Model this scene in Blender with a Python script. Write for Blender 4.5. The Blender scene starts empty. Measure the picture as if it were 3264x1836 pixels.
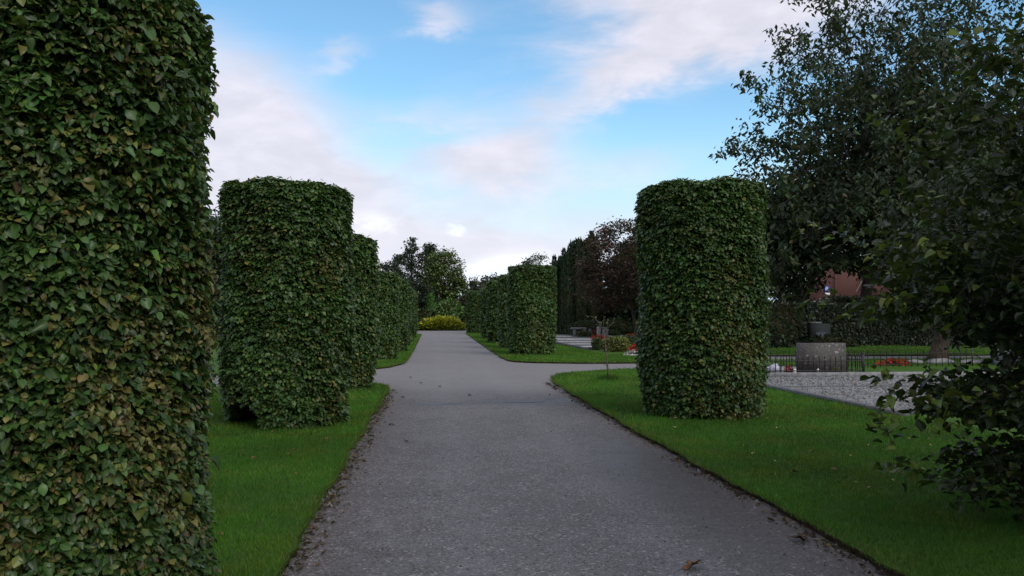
import bpy, bmesh, math, random
import numpy as np
R = math.radians
rng = np.random.default_rng(7)
random.seed(7)
scene = bpy.context.scene
col = scene.collection

# ------------------------------------------------------------------ node helpers
class NT:
    def __init__(s, tree):
        s.t = tree; s.x = 0
    def put(s, sock, v):
        if v is None: return
        if hasattr(v, 'is_output') or isinstance(v, bpy.types.NodeSocket): s.t.links.new(v, sock)
        else:
            try: sock.default_value = v
            except Exception: sock.default_value = (*v, 1) if len(v) == 3 else v[:3]
    def n(s, typ, ins=None, **props):
        nd = s.t.nodes.new(typ); s.x += 40; nd.location = (s.x, 0)
        for k, v in props.items(): setattr(nd, k, v)
        for k, v in (ins or {}).items(): s.put(nd.inputs[k], v)
        return nd
    def m(s, op, a, b=None, c=None, clamp=False):
        nd = s.n('ShaderNodeMath', operation=op, use_clamp=clamp)
        for i, v in enumerate((a, b, c)):
            if v is not None: s.put(nd.inputs[i], v)
        return nd.outputs[0]
    def mix(s, f, a, b, blend='MIX'):
        nd = s.n('ShaderNodeMix', data_type='RGBA', blend_type=blend)
        s.put(nd.inputs[0], f); s.put(nd.inputs[6], c4(a)); s.put(nd.inputs[7], c4(b))
        return nd.outputs[2]
    def noise(s, vec, scale, detail=3, rough=.55, dist=0):
        nd = s.n('ShaderNodeTexNoise', {'Scale': scale, 'Detail': detail, 'Roughness': rough, 'Distortion': dist})
        if vec is not None: s.put(nd.inputs['Vector'], vec)
        return nd.outputs['Fac']
    def vor(s, vec, scale, out='Color', feature='F1'):
        nd = s.n('ShaderNodeTexVoronoi', {'Scale': scale}, feature=feature)
        if vec is not None: s.put(nd.inputs['Vector'], vec)
        return nd.outputs[out]
    def ramp(s, f, lo, hi):                       # smoothstep
        nd = s.n('ShaderNodeMapRange', {'From Min': lo, 'From Max': hi, 'To Min': 0., 'To Max': 1.}, interpolation_type='SMOOTHSTEP')
        s.put(nd.inputs['Value'], f); return nd.outputs['Result']
def c4(v):
    return (*v, 1.) if isinstance(v, (tuple, list)) and len(v) == 3 else v

MAT = {}
def new_mat(name):
    m = bpy.data.materials.new(name); m.use_nodes = True
    m.node_tree.nodes.clear(); MAT[name] = m
    return m, NT(m.node_tree)
def finish(nt, shader):
    o = nt.n('ShaderNodeOutputMaterial'); nt.t.links.new(shader, o.inputs['Surface'])
def bump(nt, h, strength=.4, dist=.01):
    return nt.n('ShaderNodeBump', {'Height': h, 'Strength': strength, 'Distance': dist}).outputs['Normal']
def bsdf(nt, colr, rough=.6, spec=.4, normal=None, **kw):
    ins = {'Base Color': c4(colr), 'Roughness': rough, 'Specular IOR Level': spec}
    if normal is not None: ins['Normal'] = normal
    ins.update(kw)
    return nt.n('ShaderNodeBsdfPrincipled', ins).outputs[0]
def objco(nt): return nt.n('ShaderNodeNewGeometry').outputs['Position']

def leaf_mat(name, rough=.42, trans=.22, spec=.35, vein=0.):
    m, nt = new_mat(name)
    a = nt.n('ShaderNodeAttribute', attribute_name='col').outputs['Color']
    p = objco(nt)
    f = nt.noise(p, 45., 2)
    colr = nt.mix(nt.m('MULTIPLY', f, .45), a, (0.02, 0.025, 0.012))
    if vein:
        v = nt.n('ShaderNodeAttribute', attribute_name='vein').outputs['Fac']
        k = nt.m('MULTIPLY', nt.m('SUBTRACT', 1., nt.ramp(v, 0., .16)), vein)
        colr = nt.mix(k, colr, (.14, .17, .07))
    b = bsdf(nt, colr, rough, spec)
    tr = nt.n('ShaderNodeBsdfTranslucent', {'Color': nt.mix(.5, colr, (.10, .16, .02))}).outputs[0]
    mx = nt.n('ShaderNodeMixShader', {0: trans}); nt.put(mx.inputs[1], b); nt.put(mx.inputs[2], tr)
    finish(nt, mx.outputs[0]); return m

def plain(name, c1, c2, scale=6., rough=.8, spec=.3, bscale=None, bstr=.4, bdist=.01, detail=4, **kw):
    m, nt = new_mat(name); p = objco(nt)
    f = nt.ramp(nt.noise(p, scale, detail, .6), .3, .7)
    c = nt.mix(f, c1, c2)
    nrm = bump(nt, nt.noise(p, bscale or scale * 4, 4, .65), bstr, bdist)
    finish(nt, bsdf(nt, c, rough, spec, nrm, **kw)); return m

leaf_mat('hornbeam_leaf', .38, .26, .34, .35)
leaf_mat('far_leaf', .5, .18, .3)
leaf_mat('petal', .6, .2, .2)
m, nt = new_mat('grass_blade')
a = nt.n('ShaderNodeAttribute', attribute_name='col').outputs['Color']
b = bsdf(nt, a, .5, .25); tr = nt.n('ShaderNodeBsdfTranslucent', {'Color': a}).outputs[0]
mx = nt.n('ShaderNodeMixShader', {0: .3}); nt.put(mx.inputs[1], b); nt.put(mx.inputs[2], tr); finish(nt, mx.outputs[0])
plain('shade_core_twig', (.022, .017, .010), (.035, .036, .016), 14., .9, .1)  # twig brown kept dark so inner cores stand in for shade between leaves
# bark
m, nt = new_mat('bark'); p = objco(nt)
mp = nt.n('ShaderNodeMapping', {'Vector': p, 'Scale': (9., 9., 1.6)}).outputs[0]
f = nt.noise(mp, 2.2, 6, .7, .6)
finish(nt, bsdf(nt, nt.mix(nt.ramp(f, .35, .65), (.030, .022, .016), (.12, .095, .07)), .9, .2, bump(nt, f, 1., .05)))
plain('twig_bark', (.030, .024, .016), (.07, .058, .036), 20., .8, .2)
plain('young_bark', (.05, .042, .028), (.11, .095, .06), 14., .7, .3)
plain('birch_bark', (.16, .16, .15), (.32, .32, .30), 8., .8, .2)
plain('soil', (.020, .014, .010), (.045, .032, .022), 12., .95, .1, 60., 1., .02)
# lawn
m, nt = new_mat('lawn'); p = objco(nt)
f1 = nt.ramp(nt.noise(p, .9, 4, .6), .3, .7); f2 = nt.noise(p, 26., 4, .7)
c = nt.mix(f1, (.042, .105, .009), (.070, .145, .014))
c = nt.mix(nt.m('MULTIPLY', f2, .6), c, (.012, .036, .005))
finish(nt, bsdf(nt, c, .8, .15, bump(nt, f2, .8, .02)))
plain('ground', (.020, .055, .008), (.034, .075, .012), 3., .9, .1, 30.)
# path: rolled fine gravel
m, nt = new_mat('path'); p = objco(nt)
sep = nt.n('ShaderNodeSeparateXYZ', {0: p}); X, Y = sep.outputs[0], sep.outputs[1]
big = nt.noise(p, .55, 4, .6); mid = nt.noise(p, 3.2, 5, .65, .4)
g1 = nt.n('ShaderNodeSeparateColor', {0: nt.vor(p, 110.)}).outputs[0]
g2 = nt.n('ShaderNodeSeparateColor', {0: nt.vor(p, 55.)}).outputs[1]
c = nt.mix(nt.ramp(big, .3, .72), (.100, .096, .099), (.165, .156, .157))
c = nt.mix(nt.m('MULTIPLY', nt.ramp(mid, .36, .72), .8), c, (.088, .076, .066))
# wear: browner, damper verge along both edges of the walk
edge = nt.m('ABSOLUTE', nt.m('SUBTRACT', X, .95))
e = nt.m('MULTIPLY', nt.ramp(nt.m('ADD', edge, nt.m('MULTIPLY', nt.m('SUBTRACT', mid, .5), 1.3)), 1.0, 2.0), nt.ramp(Y, 27., 15.))
c = nt.mix(nt.m('MULTIPLY', e, .8), c, (.075, .058, .042))
e1 = nt.m('MINIMUM', nt.m('ADD', X, .97), nt.m('SUBTRACT', 2.84, X)); fine = nt.noise(p, 11., 5, .7)
band = nt.ramp(nt.m('ADD', e1, nt.m('MULTIPLY', nt.m('SUBTRACT', nt.m('ADD', nt.m('MULTIPLY', mid, .6), nt.m('MULTIPLY', fine, .4)), .5), 1.5)), .42, .0)
band = nt.m('MULTIPLY', band, nt.ramp(Y, 22., 19.5))
c = nt.mix(nt.m('MULTIPLY', band, .85), c, nt.mix(fine, (.030, .022, .016), (.13, .095, .065)))
trk = nt.m('ABSOLUTE', nt.m('SUBTRACT', nt.m('ABSOLUTE', nt.m('SUBTRACT', nt.m('ADD', X, nt.m('MULTIPLY', nt.m('SUBTRACT', big, .5), .5)), .95)), .72))
c = nt.mix(nt.m('MULTIPLY', nt.m('MULTIPLY', nt.ramp(trk, .36, .05), nt.ramp(fine, .3, .6)), .30), c, (.20, .195, .205))
gr = nt.ramp(g1, .0, 1.); c = nt.mix(.38, c, nt.mix(gr, (.03, .03, .034), (.27, .27, .29)))
c = nt.mix(nt.m('MULTIPLY', nt.ramp(g2, .90, .96), .55), c, (.36, .34, .33))
c = nt.mix(nt.m('MULTIPLY', nt.ramp(g2, .10, .04), .6), c, (.03, .026, .024))
# the cross walk is paler, drier dust
cr = nt.m('MULTIPLY', nt.ramp(nt.m('ADD', Y, nt.m('MULTIPLY', mid, 2.)), 17., 21.), .45)
c = nt.mix(cr, c, (.25, .24, .24))
def spot(cx, cy, sx, sy):
    dx = nt.m('DIVIDE', nt.m('SUBTRACT', X, cx), sx); dy = nt.m('DIVIDE', nt.m('SUBTRACT', Y, cy), sy)
    d = nt.m('ADD', nt.m('SQRT', nt.m('ADD', nt.m('MULTIPLY', dx, dx), nt.m('MULTIPLY', dy, dy))), nt.m('MULTIPLY', nt.m('SUBTRACT', mid, .5), 1.6))
    return nt.ramp(d, 1.2, .35)
damp = nt.m('MAXIMUM', nt.m('MAXIMUM', spot(1.75, 15.9, .95, .55), spot(.25, 15.7, .75, .4)), nt.m('MAXIMUM', spot(2.6, 16.2, .5, .6), spot(2.35, 8., .8, 4.2)))
c = nt.mix(nt.m('MULTIPLY', damp, .6), c, (.044, .037, .031))
rough = nt.m('SUBTRACT', .85, nt.m('MULTIPLY', damp, .35))
h = nt.m('ADD', nt.m('MULTIPLY', g1, .6), nt.m('MULTIPLY', g2, .5))
finish(nt, bsdf(nt, c, rough, .3, bump(nt, h, .55, .008)))
m, nt = new_mat('puddle'); p = objco(nt)
finish(nt, bsdf(nt, (.060, .054, .050), .5, .4, bump(nt, nt.noise(p, 9., 2), .06, .01)))
# gravel of the grave beds
def gravel(name, c1, c2, s):
    m, nt = new_mat(name); p = objco(nt)
    v = nt.n('ShaderNodeSeparateColor', {0: nt.vor(p, s)}).outputs[0]; d = nt.vor(p, s, 'Distance')
    c = nt.mix(v, c1, c2); v2 = nt.n('ShaderNodeSeparateColor', {0: nt.vor(p, s * .42)}).outputs[1]; c = nt.mix(nt.m('MULTIPLY', nt.ramp(v2, .72, .95), .6), c, (.40, .39, .38)); c = nt.mix(nt.m('MULTIPLY', nt.ramp(v2, .2, .05), .5), c, (.07, .07, .07)); f = nt.ramp(nt.noise(p, 1.6, 4), .45, .72)
    c = nt.mix(nt.m('MULTIPLY', f, .5), c, (.085, .078, .06))
    finish(nt, bsdf(nt, c, .8, .3, bump(nt, d, 1., .02)))
gravel('gravel', (.12, .12, .125), (.33, .33, .335), 34.)
gravel('pale_gravel', (.22, .22, .23), (.44, .44, .45), 16.)
plain('kerb_stone', (.075, .078, .082), (.15, .15, .155), 9., .75, .35, 60.)
plain('grey_stone', (.14, .14, .145), (.26, .26, .265), 7., .8, .3, 40.)
plain('pale_stone', (.30, .30, .29), (.48, .47, .45), 7., .8, .3, 40.)
plain('shaded_granite', (.020, .024, .026), (.032, .038, .038), 20., .85, .2, 60., .2)  # colour darkened so the monument sinks into the shade before the hedge
plain('dark_granite', (.030, .036, .048), (.055, .065, .082), 30., .3, .5, 80., .1)
m, nt = new_mat('speckled_granite'); p = objco(nt)
g = nt.n('ShaderNodeSeparateColor', {0: nt.vor(p, 42.)}).outputs[0]; g3 = nt.n('ShaderNodeSeparateColor', {0: nt.vor(p, 24.)}).outputs[0]
c = nt.mix(g, (.055, .050, .050), (.115, .105, .105)); c = nt.mix(nt.m('MULTIPLY', nt.ramp(g3, .93, .96), .6), c, (.34, .32, .30))
c = nt.mix(nt.m('MULTIPLY', nt.ramp(nt.noise(p, 3., 4), .5, .7), .4), c, (.07, .075, .05))
finish(nt, bsdf(nt, c, .8, .3, bump(nt, nt.noise(p, 50., 3), .5, .01)))
plain('iron', (.018, .017, .017), (.035, .03, .027), 30., .55, .4)
plain('white_paint', (.62, .62, .62), (.74, .74, .73), 5., .6, .4)
plain('sign_blue', (.010, .035, .26), (.014, .045, .32), 3., .4, .5)
plain('rust_wall', (.20, .18, .15), (.28, .25, .2), 4., .85, .2)
plain('beige_stone', (.23, .215, .185), (.30, .28, .24), 5., .85, .2)
plain('wood_pole', (.22, .18, .13), (.32, .26, .19), 6., .8, .2)
plain('dry_leaf', (.10, .055, .028), (.19, .11, .055), 30., .8, .2)
plain('dark_dry_leaf', (.035, .024, .018), (.07, .045, .03), 30., .8, .2)
plain('pale_leaf', (.24, .22, .10), (.34, .28, .12), 30., .7, .2)
plain('cellophane', (.26, .26, .34), (.46, .46, .54), 12., .25, .6)
plain('glass_dark', (.03, .035, .04), (.04, .045, .05), 4., .1, .5)
# roof tiles
m, nt = new_mat('roof_tile'); p = objco(nt)
w = nt.n('ShaderNodeTexWave', {'Vector': p, 'Scale': 2.6, 'Distortion': .6, 'Detail': 2.}, wave_type='BANDS', bands_direction='Z').outputs['Fac']
f = nt.noise(p, 7., 3); c = nt.mix(f, (.10, .043, .036), (.16, .075, .06)); c = nt.mix(nt.m('MULTIPLY', nt.ramp(w, .35, .1), .6), c, (.08, .035, .028))
finish(nt, bsdf(nt, c, .85, .2, bump(nt, w, .8, .04)))

# ------------------------------------------------------------------ mesh accumulator
def tpl(verts, faces):
    V = np.array(verts, float); L = [i for f in faces for i in f]; T = [len(f) for f in faces]
    return V, np.array(L), np.array(T)
def leaf_hi(fold=.28, bend=.2, cut=1., twist=0.):
    us = [0, .1, .3, .52, .76, 1.]; ws = [.22, .46, .48, .28]
    us = [u * cut if u > .5 else u for u in us]
    v = [(u, 0, -.8 * bend * u * u) for u in us]
    for s in (1, -1):
        v += [(min(us[i + 1] + .05, cut), s * ws[i] * (1 if i < 3 or cut == 1 else 1.3), fold * ws[i] - bend * us[i + 1] ** 2 + (.03 if i % 2 else -.02) + s * twist * us[i + 1]) for i in range(4)]
    f = [(0, 1, 6), (1, 2, 7, 6), (2, 3, 8, 7), (3, 4, 9, 8), (4, 5, 9)]
    f += [(0, 10, 1), (1, 10, 11, 2), (2, 11, 12, 3), (3, 12, 13, 4), (4, 13, 5)]
    return tpl(v, f)
LEAF_HI = leaf_hi()
# curled, folded, twisted and shear-cut leaves
LEAF_SET = [leaf_hi(.28, .2), leaf_hi(.62, .45), leaf_hi(-.18, .55), leaf_hi(.35, .1, 1., .16), leaf_hi(.3, .05, .66)]
LEAF_MID = tpl([(0, 0, 0), (.24, .40, .06), (.5, 0, -.04), (.24, -.40, .06), (1, 0, -.2), (.66, .44, .02), (.66, -.44, .02)],
               [(0, 2, 1), (0, 3, 2), (1, 2, 5), (3, 6, 2), (2, 4, 5), (2, 6, 4)])
LEAF_LOW = tpl([(0, 0, 0), (.45, .5, .08), (1, 0, -.1), (.45, -.5, .08)], [(0, 3, 2, 1)])
BLADE = tpl([(0, .5, 0), (0, -.5, 0), (1, 0, 0)], [(0, 1, 2)])

def unit(a):
    return a / np.maximum(np.linalg.norm(a, axis=-1, keepdims=True), 1e-9)
class MB:
    def __init__(s):
        s.V = []; s.L = []; s.T = []; s.M = []; s.C = []; s.A = []; s.n = 0
    def add(s, V, L, T, m=0, C=(1, 1, 1), A=None):
        V = np.asarray(V, float).reshape(-1, 3); k = len(V)
        s.V.append(V); s.L.append(np.asarray(L, np.int64).ravel() + s.n); s.T.append(np.asarray(T, np.int64).ravel())
        s.M.append(np.full(len(s.T[-1]), m)); s.C.append(np.broadcast_to(np.asarray(C, float), (k, 3)))
        s.A.append(np.full(k, .5) if A is None else A); s.n += k
        return s
    def faces(s, V, F, m=0, C=(1, 1, 1)):
        return s.add(V, [i for f in F for i in f], [len(f) for f in F], m, C)
    def leaves(s, tp, P, T, N, Ln, Wd, C, m=0):
        if isinstance(tp, list):                     # a set of leaf shapes: share them out
            g = np.arange(len(P)) * 7919 % 1009 % len(tp); Ln = np.broadcast_to(np.asarray(Ln, float), len(P)); Wd = np.broadcast_to(np.asarray(Wd, float), len(P))
            for i_, t_ in enumerate(tp):
                w = g == i_; s.leaves(t_, P[w], T[w], N[w], Ln[w], Wd[w], C[w], m)
            return s
        V, L, TT = tp; n = len(P); k = len(V)
        T = unit(T); N = unit(N - T * (N * T).sum(1, keepdims=True)); S = np.cross(N, T)
        Ln = np.broadcast_to(np.asarray(Ln, float), n)[:, None, None]; Wd = np.broadcast_to(np.asarray(Wd, float), n)[:, None, None]
        W = P[:, None] + V[None, :, 0:1] * Ln * T[:, None] + V[None, :, 1:2] * Wd * S[:, None] + V[None, :, 2:3] * Ln * N[:, None]
        LL = L[None] + (np.arange(n) * k)[:, None]
        return s.add(W, LL, np.tile(TT, n), m, np.repeat(C, k, 0), np.tile(np.abs(V[:, 1]), n))
    def prisms(s, A, B, ra, rb, k=5, m=0, C=(1, 1, 1)):
        A = np.asarray(A, float).reshape(-1, 3); B = np.asarray(B, float).reshape(-1, 3); n = len(A)
        ra = np.broadcast_to(np.asarray(ra, float), n); rb = np.broadcast_to(np.asarray(rb, float), n)
        D = unit(B - A); H = np.where(np.abs(D[:, 2:3]) > .9, [[1., 0, 0]], [[0, 0, 1.]]); U = unit(np.cross(D, H)); W = np.cross(D, U)
        t = np.arange(k) * 2 * math.pi / k; c, q = np.cos(t), np.sin(t)
        ring = U[:, None] * c[None, :, None] + W[:, None] * q[None, :, None]
        V = np.concatenate([A[:, None] + ring * ra[:, None, None], B[:, None] + ring * rb[:, None, None]], 1)
        i = np.arange(k); j = (i + 1) % k
        F = np.stack([i, i + k, j + k, j], 1).ravel()
        return s.add(V, F[None] + (np.arange(n) * 2 * k)[:, None], np.full(n * k, 4), m, C)
    def tube(s, pts, rads, k=8, m=0, C=(1, 1, 1), cap=True):
        P = np.asarray(pts, float); n = len(P); D = unit(np.gradient(P, axis=0))
        rads = np.broadcast_to(np.asarray(rads, float), n)
        H = np.array([1., 0, 0]) if abs(D[0, 2]) > .8 else np.array([0, 0, 1.])
        V = []
        for i in range(n):
            U = unit(np.cross(D[i], H)); W = np.cross(D[i], U)
            for j in range(k):
                a = 2 * math.pi * j / k; V.append(P[i] + rads[i] * (U * math.cos(a) + W * math.sin(a)))
        F = [(i * k + j, i * k + (j + 1) % k, (i + 1) * k + (j + 1) % k, (i + 1) * k + j) for i in range(n - 1) for j in range(k)]
        if cap: F += [tuple(range(k))[::-1], tuple(range((n - 1) * k, n * k))]
        return s.faces(V, F, m, C)
    def box(s, x0, x1, y0, y1, z0, z1, m=0, bev=0., top=None, C=(1, 1, 1)):
        """box with a chamfered top edge"""
        b = bev
        V = [(x0, y0, z0), (x1, y0, z0), (x1, y1, z0), (x0, y1, z0)]
        V += [(x0, y0, z1 - b), (x1, y0, z1 - b), (x1, y1, z1 - b), (x0, y1, z1 - b)]
        F = [(3, 2, 1, 0), (0, 1, 5, 4), (1, 2, 6, 5), (2, 3, 7, 6), (3, 0, 4, 7)]
        if b:
            V += [(x0 + b, y0 + b, z1), (x1 - b, y0 + b, z1), (x1 - b, y1 - b, z1), (x0 + b, y1 - b, z1)]
            F += [(4, 5, 9, 8), (5, 6, 10, 9), (6, 7, 11, 10), (7, 4, 8, 11), (8, 9, 10, 11)]
        else: F += [(4, 5, 6, 7)]
        return s.faces(V, F, m, C)
    def rock(s, c, r, seed=0, m=0, C=(1, 1, 1), seg=10, amp=.18):
        q = np.random.default_rng(seed); V = []; F = []
        ph = q.uniform(0, 6.28, 8)
        for i in range(seg // 2 + 1):
            a = math.pi * i / (seg // 2)
            for j in range(seg):
                b = 2 * math.pi * j / seg
                d = np.array([math.sin(a) * math.cos(b), math.sin(a) * math.sin(b), math.cos(a)])
                k = 1 + amp * (math.sin(3 * d[0] + ph[0]) * math.sin(4 * d[1] + ph[1]) + .6 * math.sin(5 * d[2] + ph[2] + 3 * d[0])) + q.normal(0, amp * .2)
                V.append(np.array(c) + d * k * np.array(r))
        for i in range(seg // 2):
            for j in range(seg):
                F.append((i * seg + j, (i + 1) * seg + j, (i + 1) * seg + (j + 1) % seg, i * seg + (j + 1) % seg))
        return s.faces(V, F, m, C)
    def build(s, name, mats, parent=None, smooth=False, loc=None):
        me = bpy.data.meshes.new(name)
        V = np.concatenate(s.V); L = np.concatenate(s.L); T = np.concatenate(s.T); M = np.concatenate(s.M); C = np.concatenate(s.C); A = np.concatenate(s.A)
        if parent is not None: V = V - np.array(parent.location)
        if loc is not None: V = V - np.array(loc)
        me.vertices.add(len(V)); me.vertices.foreach_set('co', V.ravel().astype(np.float32))
        me.loops.add(len(L)); me.loops.foreach_set('vertex_index', L.astype(np.int32))
        me.polygons.add(len(T)); me.polygons.foreach_set('loop_start', np.concatenate([[0], np.cumsum(T)[:-1]]).astype(np.int32))
        me.polygons.foreach_set('material_index', M.astype(np.int32))
        me.update(calc_edges=True)
        at = me.attributes.new('col', 'FLOAT_COLOR', 'POINT'); at.data.foreach_set('color', np.concatenate([C, np.ones((len(C), 1))], 1).ravel().astype(np.float32))
        at = me.attributes.new('vein', 'FLOAT', 'POINT'); at.data.foreach_set('value', A.astype(np.float32))
        if smooth: me.polygons.foreach_set('use_smooth', np.ones(len(T), bool))
        for k in (mats if isinstance(mats, (list, tuple)) else [mats]): me.materials.append(MAT[k])
        o = bpy.data.objects.new(name, me); col.objects.link(o)
        if parent is not None: o.parent = parent
        if loc is not None: o.location = loc
        return o

def tag(o, label=None, cat=None, group=None, kind=None):
    for k, v in (('label', label), ('category', cat), ('group', group), ('kind', kind)):
        if v: o[k] = v
    return o
def thing(name, loc, label, cat, group=None):
    o = bpy.data.objects.new(name, None); col.objects.link(o); o.location = loc
    return tag(o, label, cat, group)
def copy_thing(src, loc, rz=0, label=None, scale=1.):
    c = src.copy(); col.objects.link(c); c.location = loc; c.rotation_euler = (0, 0, rz); c.scale = (scale,) * 3
    if label: c['label'] = label
    for ch in src.children:
        d = ch.copy(); col.objects.link(d); d.parent = c
        for g in ch.children:
            e = g.copy(); col.objects.link(e); e.parent = d
    return c
def palette(n, cols, weights, var=.18, q=rng):
    w = np.array(weights, float); idx = q.choice(len(cols), n, p=w / w.sum())
    C = np.array(cols)[idx] * np.exp(q.normal(0, var, (n, 1))) * np.exp(q.normal(0, var * .35, (n, 3)))
    return np.clip(C, .002, .8)

# ------------------------------------------------------------------ ground, path, lawns
def in_poly(P, poly):
    x, y = P[:, 0], P[:, 1]; res = np.zeros(len(P), bool); n = len(poly)
    for i in range(n):
        (x0, y0), (x1, y1) = poly[i], poly[(i + 1) % n]
        c = ((y0 > y) != (y1 > y)) & (x < (x1 - x0) * (y - y0) / (y1 - y0 + 1e-12) + x0); res ^= c
    return res
def resample(poly, step, amp, q):
    out = []
    for i in range(len(poly)):
        a, b = np.array(poly[i]), np.array(poly[(i + 1) % len(poly)]); d = np.linalg.norm(b - a)
        st = step if min(np.linalg.norm(a), np.linalg.norm(b)) < 60 else step * 8
        n = max(1, int(d / st))
        nn = np.array([-(b - a)[1], (b - a)[0]]) / max(d, 1e-6)
        for k in range(n):
            p = a + (b - a) * k / n
            out.append(p + nn * (amp * (math.sin(p[1] * 2.1 + p[0]) * .6 + math.sin(p[1] * 5.3 + 1.7 * p[0] + 1) * .4) + q.normal(0, amp * .35)))
    return out
def sheet(name, poly, z, mat):
    mb = MB(); mb.faces([(x, y, z) for x, y in poly], [tuple(range(len(poly)))])
    return tag(mb.build(name, mat), kind='structure')
sheet('ground', [(-900, -300), (900, -300), (900, 1500), (-900, 1500)], -.03, 'ground')
sheet('path', [(-26, -14), (40, -14), (40, 112), (-26, 112)], 0., 'path')
LAWN_Z = .05
LAWN_EDGE = []
def lawn(poly, seed):
    q = np.random.default_rng(seed); pts = resample(poly, .11, .032, q); LAWN_EDGE.append(np.array(pts))
    bm = bmesh.new(); vs = [bm.verts.new((p[0], p[1], LAWN_Z)) for p in pts]
    f = bm.faces.new(vs); f.normal_update()
    if f.normal.z < 0: f.normal_flip()
    ret = bmesh.ops.triangulate(bm, faces=[f])
    n = len(vs)
    lo = [bm.verts.new((p[0] + q.normal(0, .006), p[1] + q.normal(0, .006), -.02)) for p in pts]
    for i in range(n):
        g = bm.faces.new((vs[i], vs[(i + 1) % n], lo[(i + 1) % n], lo[i])); g.material_index = 1
    me = bpy.data.meshes.new('lawn'); bm.to_mesh(me); bm.free()
    me.materials.append(MAT['lawn']); me.materials.append(MAT['soil'])
    o = bpy.data.objects.new('lawn', me); col.objects.link(o); return tag(o, kind='structure')
NEAR_R = [(2.86, -14), (2.86, 4), (2.84, 6.5), (2.81, 9.2), (2.80, 12), (2.87, 17), (2.93, 20), (3.10, 21.6), (3.5, 22.9), (3.94, 23.5), (5.05, 24.4), (6.3, 25.1), (8, 26.3), (10, 27.9), (12.5, 29.8), (17, 30), (40, 30.4), (40, -14)]
FAR_R = [(3.3, 86), (3.0, 62), (2.84, 46), (2.72, 33), (2.78, 31), (3.0, 30.0), (3.65, 29.35), (5.2, 28.8), (7.2, 28.8), (9, 30.3), (11, 32.2), (14, 33.5), (19, 33.4), (40, 33.8), (40, 86)]
NEAR_L = [(-26, -14), (-.96, -14), (-.95, 7), (-.98, 10.7), (-.99, 14.2), (-.98, 18.3), (-1.06, 19.3), (-1.3, 19.9), (-1.9, 20.3), (-3, 20.3), (-6, 18.6), (-12, 15), (-26, 8)]
FAR_L = [(-26, 12), (-12, 20), (-4, 25.2), (-1.75, 26.4), (-1.36, 27.4), (-1.08, 28.8), (-.98, 30.5), (-.98, 42), (-1.02, 60), (-1.1, 80.7), (-1.4, 83), (-26, 84)]
BEYOND = [(-60, 104.5), (-2.2, 104.8), (4.2, 108.5), (10, 110), (60, 112), (60, 170), (-60, 170)]
for i, pl in enumerate((NEAR_R, FAR_R, NEAR_L, FAR_L, BEYOND)): lawn(pl, 20 + i)

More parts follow.
